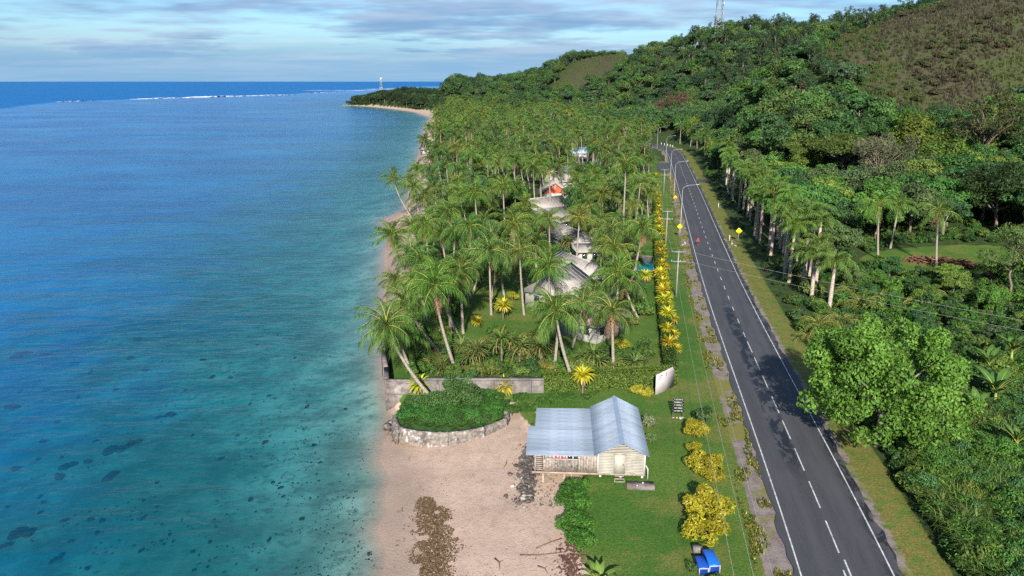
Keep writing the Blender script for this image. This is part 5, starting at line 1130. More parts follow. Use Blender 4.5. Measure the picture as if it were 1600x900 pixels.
# vine-covered planter
for i, (px, py, s, sz) in enumerate([(642, 650, 1.15, 1.0), (664, 649, 1.3, 1.0), (692, 648, 1.35, 1.0), (720, 649, 1.3, .95), (744, 652, 1.05, .9), (705, 635, 1.8, 1.6), (728, 630, 1.7, 1.7), (712, 614, 1.6, 1.9), (735, 606, 1.3, 1.7), (655, 638, 1.2, 1.2), (680, 636, 1.5, 1.4), (760, 660, .8, .7)]):
    q = G(px, py, 2.0); shrub(q.x, q.y, s, 'dark green creeper bush filling the curved planter' if i < 5 else 'green creeper bush climbing from the planter to the sea wall top', 'creeper bushes on the planter' if i < 5 else 'creeper bushes climbing the sea wall', (.055, .15, .028) if i < 5 else (.07, .145, .038), hi=True, sz=sz * .9, z=1.75 if i < 5 else 1.9, name='creeper_bush', cat='bush')
for i in range(40):
    x = rnd.uniform(-11.4, -1.8); y = rnd.uniform(73.0 + .035 * (x + 6.5) ** 2, 79.2)
    if x < -8.5 and y > 77.5: continue
    s_ = rnd.uniform(.9, 1.35); shrub(x, y, s_, 'green creeper mound inside the curved planter', 'creeper mounds in the planter', tuple(c * rnd.uniform(.85, 1.2) for c in (.055, .15, .028)), hi=True, sz=s_ * .7, z=1.75, name='creeper_bush', cat='bush')
for i, (px, py, s) in enumerate([(775, 632, .9), (800, 640, .9), (826, 640, 1.0), (848, 632, 1.0), (868, 625, .95), (890, 622, .9), (915, 622, .8), (815, 622, .9), (860, 608, .8), (930, 615, .7)]):
    q = G(px, py, 2.0); shrub(q.x, q.y, s, 'low green bush between the sea wall and the house roof', 'bushes between wall and house', (.055, .13, .02), hi=i < 6, sz=s * .9, z=1.5)
q = G(1008, 668, 2.1); shrub(q.x + .3, q.y, .7, 'white-flowered shrub against the inland side of the house', None, (.20, .24, .12), sz=1.0, z=2.0); q = G(1010, 690, 2.1); shrub(q.x + .4, q.y, .5, 'small shrub below the white-flowered one', None, (.10, .16, .05), sz=.8, z=2.0)
tag(MB().obj('x', M['soil']) if 0 else litter('earth_scar', 900, lambda r: (lambda q: (q.x, q.y))(G(r.normal(893, 11), r.normal(866, 16), 1.7)), .12, M['soil'], 12, .6), 'bare brown earth scar on the bank', 'earth')

def big_leaf(L, wd, curl, seed):
    r = np.random.default_rng(seed); k = 12; a = R(72); P = [np.zeros(3)]
    for j in range(k): P.append(P[-1] + L / k * np.array([math.cos(a), 0, math.sin(a)])); a -= curl / k * (0.4 + 1.2 * j / k)
    V = []; F = []
    for j, p in enumerate(P):
        t = j / k; w = 0.02 if t < 0.2 else wd * math.sin(PI * min(1, (t - .2) / .8) ** .75) + .01
        V += [(p[0], -w, p[2] + .18 * w + .02 * r.normal()), (p[0], 0, p[2]), (p[0], w, p[2] + .18 * w + .02 * r.normal())]
    for j in range(k): F += [(3*j, 3*j+1, 3*j+4, 3*j+3), (3*j+1, 3*j+2, 3*j+5, 3*j+4)]
    mb = MB(); mb.add(V, F, 0, list(np.repeat(.3 + .5 * r.random(k + 1), 3))); mb.tube(np.array(P) - (0, 0, .012), np.linspace(.04, .01, k + 1), 4, 1); return mb.mesh('leaf', [M['leaf'], M['rachis']])
BLEAF = [big_leaf(2.4, .32, R(70), i) for i in range(3)]
def banana(x, y, label, s=1.0, n=8, h=1.4, col=(.08, .16, .03), group=None, z=None):
    o = thing('banana_plant', label, 'banana plant', (x, y, hz(x, y) if z is None else z), rnd.uniform(0, 6), group, s); MB().tube([(0, 0, -.3), (0, 0, h * .5), (.03, 0, h)], [.16, .13, .07], 7).obj('stem', M['shaft'], o)
    for i in range(n): link('leaf', BLEAF[i % 3], o, (0, 0, h * .92), (0, rnd.uniform(-.1, .45), i * 2.399), rnd.uniform(.8, 1.1), col)
q = G(936, 912, 2.0); banana(q.x, q.y, 'broad-leaved plant with long yellow-ribbed leaves at the bottom of the lawn', .8, 9, .35, (.12, .19, .035), z=1.9)

# ------------------------------------------------------------------ coconut palms one can pick out
def palm_px(bx, by, cx, cy, label, z=2.05, lean_y=0.0, group=None, **kw):
    b_ = G(bx, by, z); t = PY(cx, cy, b_.y + lean_y); return coconut_palm(b_, t, label, group, **kw)
NEARP = [
 (684,632,604,508,'leaning palm whose bare trunk crosses the planter and sea wall',dict(dead=0)),
 (644,582,622,520,'shorter palm behind the leaning one at the sea wall',dict(dead=1)),
 (712,578,678,447,'tall slender palm leaning over the garden behind the sea wall',dict(dead=1)),
 (716,524,682,430,'palm whose trunk crosses behind the tall slender one',dict(dead=0)),
 (724,521,719,426,'upright palm on the lawn right of the slender pair',dict(dead=1)),
 (689,552,634,470,'low palm leaning seaward behind the sea wall',dict(dead=1)),
 (704,518,700,440,'short upright palm half hidden by the slender pair',dict(dead=0)),
 (640,436,612,368,'palm with hanging brown fronds at the edge of the sand',dict(dead=3)),
 (644,341,614,279,'slim palm leaning out over the little beach cove',dict(dead=0, nfr=18)),
 (672,420,664,352,'palm above the beach right of the brown-fronded palm',dict(dead=1)),
 (700,425,690,365,'palm between the beach and the garden row',dict(dead=1)),
 (751,395,742,302,'tall bare-trunked palm in the middle of the grove',dict(dead=0)),
 (766,400,757,348,'palm with a dark crown beside the tall bare-trunked one',dict(dead=1)),
 (866,578,874,478,'straight-trunked palm of the crossing pair before the white wall',dict(dead=0)),
 (899,604,868,486,'leaning palm of the crossing pair, foot at the clipped hedge',dict(dead=0)),
 (959,578,957,487,'wide-crowned palm behind the clipped hedge',dict(dead=2)),
 (860,500,858,418,'palm whose crown covers the middle of the grey roof',dict(dead=1)),
 (963,500,966,425,'low full palm between the roofs and the teal pool',dict(dead=0)),
 (983,452,1004,356,'tall palm leaning towards the road with brown skirts',dict(dead=3)),
 (972,385,978,258,'very tall thin-trunked palm by the boundary hedge',dict(dead=1)),
 (940,400,938,345,'palm with drooping brown fronds beyond the pale wing',dict(dead=3)),
 (838,425,837,381,'dark palm in front of the long pale roof',dict(dead=1)),
 (805,440,803,350,'palm beside the golden garden row',dict(dead=1)),
 (626,478,618,438,'young palm on the sand edge above the sea wall',dict(dead=0,scl=.85)),
 (668,500,655,440,'palm standing behind the slender pair, seaward side',dict(dead=2)),
 (932,492,930,452,'short palm left of the low full palm',dict(dead=1,scl=.8)),
 (1003,335,1003,285,'palm overhanging the boundary hedge farther up',dict(dead=1)),
 (955,330,953,285,'palm beside the white half hidden building',dict(dead=1)),
 (730,360,722,300,'palm in the front rank of the dense grove',dict(dead=1)),
 (790,365,786,290,'palm left of the lodge roofs',dict(dead=1)),
 (838,345,833,262,'slender palm left of the orange gable',dict(dead=0)),
 (848,340,843,250,'tall slender palm just before the orange gable',dict(dead=0)),
 (862,345,858,268,'palm standing before the orange gable wall',dict(dead=0,nfr=16)),
 (660,310,652,262,'seaward palm above the far cove',dict(dead=1)),
 (640,330,640,280,'palm on the sand at the far side of the cove',dict(dead=1)),
]
occ = []
for bx, by, cx, cy, lb, kw in NEARP:
    o = palm_px(bx, by, cx, cy, lb, **kw); occ.append((o.location.x, o.location.y))
# the three palms at the inland clearing
for i, (bx, by, cx, cy, lb) in enumerate([(1372, 405, 1374, 322, 'upright palm at the seaward end of the inland clearing'), (1391, 388, 1404, 320, 'slightly leaning palm in the middle of the clearing'), (1463, 418, 1467, 330, 'pale-trunked palm beside the heap of cut logs')]):
    q = G(bx, by, 3.0); o = palm_px(bx, by, cx, cy, lb, z=hz(q.x, q.y), dead=2, nfr=18); occ.append((o.location.x, o.location.y))

# the dense grove: jittered spots; crowns kept off the sight lines to the roofs, pool, lawn and road
KEEP = [(815, 268, 900, 340), (862, 352, 915, 415), (835, 430, 915, 470), (990, 392, 1018, 425), (876, 515, 908, 560), (740, 415, 830, 520), (1018, 225, 1100, 560), (893, 236, 940, 262)]
def blocked(x, y, z, m=12):
    u, v = proj(x, y, z); rr = 1500 / y * 1.0
    return any(a + rr * .1 < u < c - rr * .1 and b < v < d for a, b, c, d in KEEP)
bld = [(11.5,102),(7.6,117),(10.8,131),(15.4,147.5),(11.8,159),(8.6,178),(8,192),(12.2,222),(14.5,242),(22.5,214),(30.5,335)]
cand = []
y = 97.0
while y < 900:
    st = 6.3 if y < 200 else 7.9
    x0, x1 = float(xi(y)) + 1.5, (float(xroad(y)) - 13.5 if y < 400 else 75 + (y - 400) * .05)
    if y > 470: x1 = min(70, x1)
    x = x0 + rnd.uniform(0, st)
    while x < x1:
        cand.append((x + rnd.uniform(-1.8, 1.8), y + rnd.uniform(-1.8, 1.8))); x += st * rnd.uniform(.8, 1.2)
    y += st * (1.0 if y < 330 else 1.15)
grove = []
for x, y in cand:
    if any((x - a) ** 2 + (y - b_) ** 2 < 12 for a, b_ in occ) or any((x - a) ** 2 + (y - b_) ** 2 < 42 for a, b_ in bld): continue
    if y > 440 and abs(float(road_off(np.array([x]), np.array([y]))[0])) < 9: continue
    hgt = rnd.uniform(5.0, 10.5) if y < 200 else rnd.uniform(6, 15)
    if blocked(x, y, 2 + hgt):
        hgt = rnd.uniform(3.0, 4.0)
        if blocked(x, y, 2 + hgt) or y < 125: continue
    u, v = proj(x, y, 2 + hgt)
    if not -40 < u < 1640: continue
    grove.append((x, y, hgt))
_gz = height(np.array([g[0] for g in grove]), np.array([g[1] for g in grove]))
grove = [g for g, z in zip(grove, _gz) if z < (5.5 if g[1] < 600 else 8.0) and g[1] < 830]
grove.sort(key=lambda g: g[1])
def zone(x, y):
    if x < float(xi(y)) + 9: return 'coconut palm in the seaward rank along the top of the beach'
    if y < 400 and x > float(xroad(y)) - 22: return 'coconut palm in the rank just behind the boundary hedge'
    if y < 190: return 'coconut palm in the garden on the %s side of the pale roofs' % ('seaward' if x < 8 else 'road')
    if y < 235: return 'coconut palm in the grove %s the orange gable' % ('seaward of' if x < 12 else 'between the road and')
    if y < 300: return 'coconut palm in the grove behind the orange gable, %s' % ('seaward half' if x < 5 else 'road half')
    return 'coconut palm in the far part of the dense grove, %s' % ('seaward half' if x < 5 else 'road half')
GT = [(.062, .142, .030), (.046, .120, .026), (.104, .152, .030), (.038, .096, .032), (.080, .150, .040)]
for i, (x, y, hgt) in enumerate(grove[:255]):
    zn = zone(x, y); lb = ('short ' if hgt < 7 else 'mid-height ' if hgt < 10.5 else 'tall ') + zn; b_ = Vector((x, y, hz(x, y))); t = b_ + Vector((rnd.gauss(-.6, 1.2), rnd.gauss(0, 1), hgt))
    coconut_palm(b_, t, lb, zn.replace('coconut palm', 'palms'), detail=i < 26, col=tuple(c * rnd.uniform(.85, 1.12) for c in rnd.choice(GT)), scl=rnd.uniform(.9, 1.18), r0=.15)
FARG = grove[255:]
for i in range(64):
    y = rnd.uniform(175, 450); x = rnd.uniform(float(xi(y)) + 12, float(xroad(min(y, 400))) - 18)
    if any((x - a) ** 2 + (y - b_) ** 2 < 60 for a, b_ in bld) or blocked(x, y, 8): continue
    ci = rnd.randint(0, 2); tree(rnd.choice(['round0', 'round1', 'round2', 'broad0']), x, y, '%s leafy tree growing among the palms of the grove' % ('deep green', 'bright green', 'yellow-green')[ci], 'leafy trees among the palms', rnd.uniform(.7, 1.05), [(.042, .105, .034), (.07, .16, .034), (.12, .175, .036)][ci])

# instanced masses nobody could count
FIXED = {}; LEAFK = {M['leaf']: (0.58, 0.32, 0.10, None), M['palm']: (0.5, 0.26, 0.12, (0.20, 0.21, 0.045), None, 0.12), M['gold']: (0.45, 0.35, 0.15, (0.62, 0.55, 0.045))}
def mass(name, pts, scl, rot, idx, sources, label=None):
    col = bpy.data.collections.new(name + '_sources')
    for i, (me, c) in enumerate(sources):
        me = me.copy()                              # instances take their leaf colour from a material of their own
        for k, m_ in enumerate(me.materials):
            if m_ in LEAFK:
                key = (m_.name, tuple(c))
                if key not in FIXED: FIXED[key] = leaf_mat(m_.name + '_' + name, *LEAFK[m_][:4], fixed=tuple(c), spec=0.12 if m_ == M['palm'] else 0.25)
                me.materials[k] = FIXED[key]
        s = bpy.data.objects.new('%s_source_%02d' % (name, i), me); s.color = (*c, 1); col.objects.link(s)
    me = mesh_np(name, pts, np.zeros((0, 3), int)); n = len(pts)
    for nm, ty, arr in (('scl', 'FLOAT', np.asarray(scl, np.float32)), ('rot', 'FLOAT', np.asarray(rot, np.float32)), ('idx', 'INT', np.asarray(idx, np.int32))):
        a = me.attributes.new(nm, ty, 'POINT'); a.data.foreach_set('value', arr)
    ng = bpy.data.node_groups.new(name, 'GeometryNodeTree'); ng.interface.new_socket('Geometry', in_out='INPUT', socket_type='NodeSocketGeometry'); ng.interface.new_socket('Geometry', in_out='OUTPUT', socket_type='NodeSocketGeometry')
    N = ng.nodes; L = ng.links; i_ = N.new('NodeGroupInput'); o_ = N.new('NodeGroupOutput'); inst = N.new('GeometryNodeInstanceOnPoints'); ci = N.new('GeometryNodeCollectionInfo'); ci.inputs['Collection'].default_value = col; ci.inputs['Separate Children'].default_value = True; ci.inputs['Reset Children'].default_value = True
    def at(nm, dt): a = N.new('GeometryNodeInputNamedAttribute'); a.data_type = dt; a.inputs[0].default_value = nm; return a.outputs[0]
    cx = N.new('ShaderNodeCombineXYZ'); L.new(at('rot', 'FLOAT'), cx.inputs[2])
    L.new(i_.outputs[0], inst.inputs['Points']); L.new(ci.outputs[0], inst.inputs['Instance']); inst.inputs['Pick Instance'].default_value = True
    L.new(at('idx', 'INT'), inst.inputs['Instance Index']); L.new(cx.outputs[0], inst.inputs['Rotation']); L.new(at('scl', 'FLOAT'), inst.inputs['Scale']); L.new(inst.outputs[0], o_.inputs[0])
    o = link(name, me); o.modifiers.new('scatter', 'NODES').node_group = ng; struct(o, 'stuff')
    if label: o['label'] = label
    return o
def lift(pts): pts = np.asarray(pts, float); return np.c_[pts[:, 0], pts[:, 1], height(pts[:, 0], pts[:, 1])]

def far_palm(seed):
    m0 = FARCROWN[seed % 3]; n = len(m0.vertices); V = np.empty(n * 3, np.float32); m0.vertices.foreach_get('co', V); V = V.reshape(-1, 3) + (0, 0, 9.0)
    A = np.empty(n, np.float32); m0.attributes['v'].data.foreach_get('value', A); mb = MB(); mb.add(V, [tuple(p.vertices) for p in m0.polygons], 0, A); mb.M = [p.material_index for p in m0.polygons]
    mb.tube([(0.8, 0, -.5), (.3, 0, 4), (0, 0, 9)], [.22, .17, .13], 5, 4); return mb.mesh('far_palm', [M['palm'], M['rachis'], M['deadfrond'], M['husk'], M['palmbark']])
FP = [far_palm(i) for i in range(3)]
if FARG:
    P3 = lift([(a, b_) for a, b_, _ in FARG]); mass('far_palm_grove', P3, np.array([g[2] / 9.5 for g in FARG]), rng.random(len(P3)) * 6.28, rng.integers(0, 9, len(P3)), [(FP[i % 3], GT[i % 5]) for i in range(9)])

# ------------------------------------------------------------------ royal palms along the inland side of the road
def royal_palm(x, y, hgt, label, group='royal palms along the inland side of the road', shaftlen=1.3):
    z = hz(x, y); o = thing('royal_palm', label, 'palm tree', (x, y, z), rnd.uniform(0, 6), group); dx, dy = rnd.gauss(0, .15), rnd.gauss(0, .15)
    MB().tube([(0, 0, -.5), (0, 0, .4), (dx*.3, dy*.3, hgt*.35), (dx*.6, dy*.6, hgt*.65), (dx, dy, hgt)], [.42, .30, .33, .27, .20], 9).obj('trunk', M['royalbark'], o, True)
    MB().tube([(dx, dy, hgt), (dx, dy, hgt + .4), (dx, dy, hgt + shaftlen)], [.21, .2, .11], 8).obj('crownshaft', M['shaft'], o, True)
    link('crown', rnd.choice(RCROWN), o, (dx, dy, hgt + shaftlen - .1), (rnd.uniform(-.08, .08), rnd.uniform(-.08, .08), rnd.uniform(0, 6)), rnd.uniform(.98, 1.16), tuple(c * rnd.uniform(.85, 1.1) for c in (.080, .165, .032)))
RP = [(G(1296, 478, 2.4), 6.3, 'royal palm with an orange crownshaft standing nearest the wires'), (G(1268, 462, 2.4), 5.6, 'royal palm just behind the one with the orange crownshaft'), (G(1254, 448, 2.4), 5.4, 'slim royal palm third up the row'), (G(1275, 440, 2.5), 6.2, 'royal palm inland of the slim third one')]
for q, h_, lb in RP: royal_palm(q.x, q.y, h_, lb)
y = 131.0
while y < 262:
    for off in ((11.6, 15.2) if y < 215 else (11.8,)):
        if y > 268 and y < 280: continue
        if rnd.random() < .14: continue
        q = road_pt(y + rnd.uniform(-1, 1) + (1.8 if off > 13 else 0), off + rnd.uniform(-.8, .9)); royal_palm(q[0], q[1], rnd.uniform(7.8, 10.8), ('royal palm in the %s rank of the double row, %s' % ('road-side' if off < 13 else 'inland', 'first stretch after the wires' if y < 150 else 'stretch level with the diamond sign' if y < 180 else 'stretch past the diamond sign')) if y < 215 else 'royal palm farther along the inland row towards the bend')
    y += rnd.uniform(4.6, 6.4)

for i in range(26):
    y = rnd.uniform(262, 425); q = road_pt(y, rnd.uniform(11, 19))
    if 266 < y < 281: continue
    b_ = Vector((q[0], q[1], hz(*q))); coconut_palm(b_, b_ + Vector((rnd.gauss(0, .8), rnd.gauss(0, .8), rnd.uniform(6, 11))), 'coconut palm on the inland side near the road bend', 'palms on the inland side near the bend', False, tuple(c * rnd.uniform(.85, 1.12) for c in rnd.choice(GT)), scl=rnd.uniform(1.05, 1.3))
# ------------------------------------------------------------------ inland trees
tree('big', *(G(1362, 688, 2.5).xy + Vector((.9, .6))), 'large bright green leafy tree leaning over the inland road edge', None, 1.10, (.13, .26, .036), sz=1.32, rz=.6)
q = G(1490, 620, 2.5); 
q = PY(1322, 262, 232); tree('rain', q.x, q.y, 'huge flat-topped rain tree with spreading pale branches', None, 1.12, (.085, .125, .022), name='rain_tree', sz=1.15)
SPEC = [('sparse0', 1375, 290, 205, 2.3, (.13, .13, .075), 'grey feathery half-bare tree before the rain tree'), ('round1', 1440, 215, 225, 2.0, (.12, .155, .022), 'yellow-green lit tree beside the rain tree'), ('sparse1', 1545, 190, 215, 2.9, (.075, .085, .030), 'tall dark olive tree with twisted boughs'),
        ('broad0', 1180, 190, 395, 2.2, (.075, .15, .025), 'domed bright green tree under the grassy knoll'), ('broad1', 1215, 165, 372, 2.2, (.065, .15, .022), 'second domed green tree at the knoll foot'), ('round2', 1145, 190, 372, 1.9, (.022, .055, .018), 'very dark rounded tree in the valley'), ('sparse0', 1058, 195, 500, 2.2, (.14, .085, .06), 'brownish bare tree above the road bend'), ('sparse1', 1030, 190, 510, 1.7, (.15, .09, .065), 'smaller brownish bare tree above the road bend'),
        ('sparse1', 1225, 225, 285, 1.6, (.15, .10, .06), 'brown leafless tree behind the royal palms'), ('sparse0', 1585, 420, 118, 1.5, (.11, .17, .045), 'pale-limbed tree at the edge of the clearing'), ('round0', 1470, 265, 200, 1.7, (.10, .165, .025), 'bright leafy tree above the hidden blue roof'), ('round3', 1560, 330, 160, 1.5, (.035, .065, .016), 'dark tree shading the end of the clearing'), ('broad0', 1500, 300, 178, 1.0, (.09, .125, .03), 'flat-crowned tree before the blue roof'), ('round1', 1420, 190, 240, 1.6, (.06, .14, .02), 'leafy green tree right behind the rain tree')]
sp_xy = []
for key, px, py, Y, s, c, lb in SPEC:
    q = PY(px, py, Y); tree(key, q.x, q.y, lb, None, s, c); sp_xy.append((q.x, q.y, 3.0 * s))
q0 = PY(1322, 262, 232); sp_xy.append((q0.x, q0.y, 12))
def free(x, y): return all((x - a) ** 2 + (y - b_) ** 2 > r * r for a, b_, r in sp_xy)
INL = [(.074, .176, .036), (.096, .205, .038), (.054, .132, .034), (.140, .212, .040), (.096, .146, .054), (.046, .110, .036)]
tr = []
y = 96.0
while y < 480:
    x = float(xroad(min(y, 400))) + (19.5 if y < 215 else 17) + rnd.uniform(0, 4)
    while x < 0.80 * y + 20:
        X, Yq = x + rnd.uniform(-2, 2), y + rnd.uniform(-2, 2)
        if in_clear(X, Yq, 1.35) > 1 and free(X, Yq) and knoll_w(np.array([X]), np.array([Yq]))[0] < .35: tr.append((X, Yq))
        x += rnd.uniform(6.2, 9.0)
    y += 7.2
def tlabel(x, y):
    if y < 130: return 'tree in the thick bush south of the clearing'
    if y < 200 and x < 75: return 'tree in the bush right behind the royal palms'
    if y < 200: return 'tree in the wood around the clearing'
    if y < 300: return 'tree in the wood below the grassy knoll'
    return 'tree on the wooded slope above the road bend'
tr.sort(key=lambda t: t[1]); near_tr = tr[:230]; far_tr = tr[230:]
for x, y in near_tr:
    lb = tlabel(x, y); k = rnd.choice(['round0', 'round1', 'round2', 'round3', 'broad0', 'broad1', 'round0', 'sparse0' if y > 140 else 'round1'])
    vis = (y - 96) / 120
    s = rnd.uniform(.85, 1.35) * (1.0 if y > 170 else .55 + .45 * min(1, max(0, (y - 96) / 74)))
    # trees between the viewer and the clearing stay low enough to look over
    u = x / y
    if .42 < u < .78 and 90 < y < 136: s *= .52
    ci = rnd.randint(0, 5); tone = ('mid-green', 'fresh green', 'deep green', 'yellow-green', 'olive', 'dark green')[ci]; shp = {'r': 'round-crowned', 'b': 'flat-crowned', 's': 'thin-leaved'}[k[0]]
    tree(k, x, y, '%s %s %s' % (tone, shp, lb), lb.replace('tree', 'trees'), s, tuple(c * rnd.uniform(.9, 1.1) for c in INL[ci]))
# near bush on the inland side: shrubs, banana plants, young palms
def off_pt(y, o): q = road_pt(y, o); return q[0], q[1]
def slabel(x, y): return 'bush in the low thicket beside the road' if y < 75 else 'bush in the thicket below the royal palms' if y < 110 else 'bush in the thicket around the clearing'
for _ in range(200):
    y = 46 + 92 * rnd.random() ** 1.3; x = float(xroad(y)) + rnd.uniform(10, 58); 
    if x > .80 * y + 6 or in_clear(x, y, 1.1) < 1: continue
    if math.hypot(x - 34.5, y - 66) < 6.0: continue
    s = rnd.uniform(1.0, 2.1) * (1 if x > float(xroad(y)) + 13 else .62)
    lb = slabel(x, y); ci = rnd.randint(0, 3); shrub(x, y, s, '%s %s %s' % ('small' if s < 1.2 else 'large', ('green', 'bright green', 'dark green', 'yellow-green')[ci], lb), lb.replace('bush', 'bushes'), tuple(c * rnd.uniform(.9, 1.12) for c in [(.058, .140, .022), (.080, .165, .025), (.042, .100, .022), (.11, .165, .032)][ci]), sz=s * rnd.uniform(.8, 1.3), hi=y < 62, name='thicket_bush', cat='bush')
for _ in range(70):
    y = 110 + 180 * rnd.random(); x = float(xroad(y)) + rnd.uniform(8.2, 13.5); s = rnd.uniform(.3, .65)
    if in_clear(x, y, 1.1) < 1: continue
    shrub(x, y, s, 'low dark bush at the feet of the royal palms', 'low bushes under the royal palms', (.035, .085, .02), name='verge_bush', cat='bush')
for px, py, s, lb in [(1555, 625, 1.5, 'tall banana plant with torn leaves above the roadside thicket'), (1525, 640, 1.1, 'smaller banana plant left of the tall one'), (1580, 560, 1.4, 'banana plant at the picture edge in the thicket'), (1545, 575, 1.2, 'banana plant behind the tall one'), (1395, 545, 1.2, 'banana plant above the large bright tree'), (1590, 690, 1.0, 'low banana plant deep in the thicket')]:
    q = G(px, py, 4.0); banana(q.x, q.y, lb, s, 9, 1.7, (.07, .15, .03))
for i, (px, py, s) in enumerate([(1345, 478, 1.1), (1372, 470, 1.2), (1280, 505, 1.0), (1312, 500, 1.0), (1408, 478, 1.0), (1450, 455, 1.0), (1265, 520, .8), (1335, 462, 1.0)]):
    q = G(px, py, 3.2); o = thing('young_palm', ('arching young palm beneath the nearest royal palm', 'arching young palm right of the first one', 'feathery young palm at the wires over the verge', 'young palm left of the arching pair', 'young palm in the thicket before the clearing', 'young palm in front of the log heap', 'small young palm at the road verge', 'young palm tucked behind the arching pair')[i], 'palm tree', (q.x, q.y, hz(q.x, q.y)), rnd.uniform(0, 6), None, s * .95)
    MB().tube([(0, 0, -.3), (0, 0, 1.0)], [.2, .15], 6).obj('trunk', M['palmbark'], o)
    for k in range(13): link('frond', FRONDS[1 + k % 2][k % 2], o, (0, 0, .9), (0, rnd.uniform(-.15, .25), k * 2.399), rnd.uniform(.75, 1.0), (.12, .15, .035))
# cut logs at the clearing
o = thing('log_heap', 'long heap of reddish cut logs and brush at the clearing edge', 'log pile', (0, 0, 0)); M['redwood'] = plain('cut_log', (.15, .065, .048), .9, .1, .4, 2, rand=.35)
lm = [MB().tube([(-.9, 0, 0), (0, .06, .04), (.9, 0, 0)], [.10, .12, .08], 6).mesh('log', M['redwood'], True) for _ in range(2)]
A, B_, C_ = G(1418, 402, 3.4), G(1480, 408, 3.4), G(1545, 420, 3.4)
for i in range(190):
    t = rnd.random() * 2; c = (A.lerp(B_, t) if t < 1 else B_.lerp(C_, t - 1)) + Vector((rnd.gauss(0, .6), rnd.gauss(0, 1.0), 0)); link('log', lm[i % 2], o, (c.x, c.y, hz(c.x, c.y) + rnd.random() * .9), (rnd.gauss(0, .25), rnd.gauss(0, .25), rnd.uniform(0, 3.1)), (rnd.uniform(.5, 1.2), 1, 1))

# garden planting under the palms
def glabel(x, y): return 'shrub in the bed right behind the front wall' if y < 100 else 'shrub among the palm trunks and pale roofs' if y < 190 else 'shrub filling the shade of the palm grove'
for _ in range(75):
    x = rnd.uniform(-13.2, 18); y = rnd.uniform(82.3, 99) if x < 3 else rnd.uniform(85.5, 97)
    if abs(x - 11.5) < 4.5 and y > 94: continue
    s_ = rnd.uniform(.6, 1.25); ci = rnd.randint(0, 3); nw = rnd.random() < .45; shrub(x, y, s_, '%s %s %s shrub in the thick bed behind the %s' % ('small' if s_ < .9 else 'large', ('mid-green', 'fresh green', 'dark green', 'yellow-green')[ci], 'narrow-leaved' if nw else 'bushy', 'sea wall' if x < 3 else 'clipped hedge'), 'shrubs in the bed behind the sea wall', tuple(c * rnd.uniform(.9, 1.1) for c in [(.06, .14, .025), (.085, .16, .03), (.05, .11, .03), (.14, .18, .04)][ci]), mesh=SHRUB[4] if nw else None, name='garden_shrub', z=2.0)
for px, py, s_, lb in [(757, 408, 1.3, 'yellow-leaved shrub among trunks west of the garden rosettes'), (822, 402, 1.4, 'yellow-leaved shrub beside the long pale roof'), (800, 470, 1.0, 'yellow-leaved shrub at the edge of the small garden lawn'), (846, 548, .9, 'yellow-leaved shrub before the crossing palms'), (700, 470, 1.1, 'yellow-leaved shrub among the seaward trunks'), (770, 330, 1.8, 'yellow-leaved shrub in the shade left of the lodge'), (940, 470, 1.2, 'yellow-leaved shrub near the low full palm'), (975, 545, 1.0, 'yellow-leaved shrub behind the clipped hedge')]:
    q = G(px, py, 2.05); shrub(q.x, q.y, s_, lb, None, (.30, .29, .03), gold=True, name='yellow_bush', cat='bush')
n = 0
for _ in range(1200):
    y = 86 + 170 * rnd.random() ** 1.4; x = rnd.uniform(float(xi(y)) + 2, float(xroad(y)) - 13)
    u, v = proj(x, y, 3)
    if 752 < u < 832 and 425 < v < 505 or any((x - a) ** 2 + (y - b_) ** 2 < 30 for a, b_ in bld) or (u > 1008 and 385 < v < 560) or (y < 84.8 and x > 3): continue
    if vnoise(x, y, 9, 12) < .24 and y > 92: continue
    s = rnd.uniform(.6, 1.3) * (.9 if y < 110 else 1.35); lb = glabel(x, y); n += 1; ci = rnd.randint(0, 4); nw = rnd.random() < .3
    if n > 225: break
    shrub(x, y, s, '%s %s %s' % (('mid-green', 'fresh green', 'dark green', 'yellow-green', 'yellowish')[ci], 'narrow-leaved' if nw else 'bushy', lb), lb.replace('shrub', 'shrubs'), tuple(c * rnd.uniform(.9, 1.1) for c in [(.06, .14, .025), (.085, .16, .028), (.046, .105, .026), (.14, .18, .038), (.18, .19, .04)][ci]), mesh=SHRUB[4] if nw else None, name='garden_shrub')
for i, (px, py, h_, s, lb) in enumerate([(784, 572, 3.6, 1.35, 'pandanus with a brown skirt in front of the golden lawn rosette'), (812, 570, 2.4, 1.3, 'second pandanus right of the skirted one'), (845, 568, 2.2, 1.3, 'pandanus beside the crossing pair of palms'), (926, 580, 2.2, 1.3, 'fan-leaved pandanus before the white wall'), (990, 582, 1.2, 1.25, 'low spreading pandanus behind the clipped hedge'), (745, 575, 2.4, 1.35, 'broad pandanus clump behind the sea wall'), (722, 560, 1.6, 1.2, 'pandanus left of the broad clump'), (885, 400, 3.0, 1.6, 'pandanus tree before the pale wing roof'), (905, 395, 3.4, 1.6, 'pandanus tree above the pale wing roof'), (905, 330, 3.5, 2.0, 'large pandanus right of the lodge'), (650, 575, 1.0, 1.1, 'low pandanus on top of the sea wall corner'), (690, 585, 1.1, 1.0, 'low pandanus right behind the sea wall coping'), (835, 350, 3.0, 1.4, 'pandanus tree at the lodge roof edge'), (955, 460, 2.5, 1.5, 'pandanus near the low full palm')]):
    q = G(px, py, 2.05); rosette(q.x, q.y, 2.05 + h_, s, lb, None, h_ + .3, (.12, .17, .045), PAND[i % 3], 'pandanus', 'pandanus')
    for k in range(2): c = link('leaves', PAND[(i + k) % 3], bpy.data.objects[[o_.name for o_ in COL.objects if o_.name.startswith('pandanus')][-1]], (rnd.uniform(-.8, .8), rnd.uniform(-.8, .8), rnd.uniform(-.7, -.2)), (0, 0, rnd.uniform(0, 6)), .85, (.12, .165, .045))

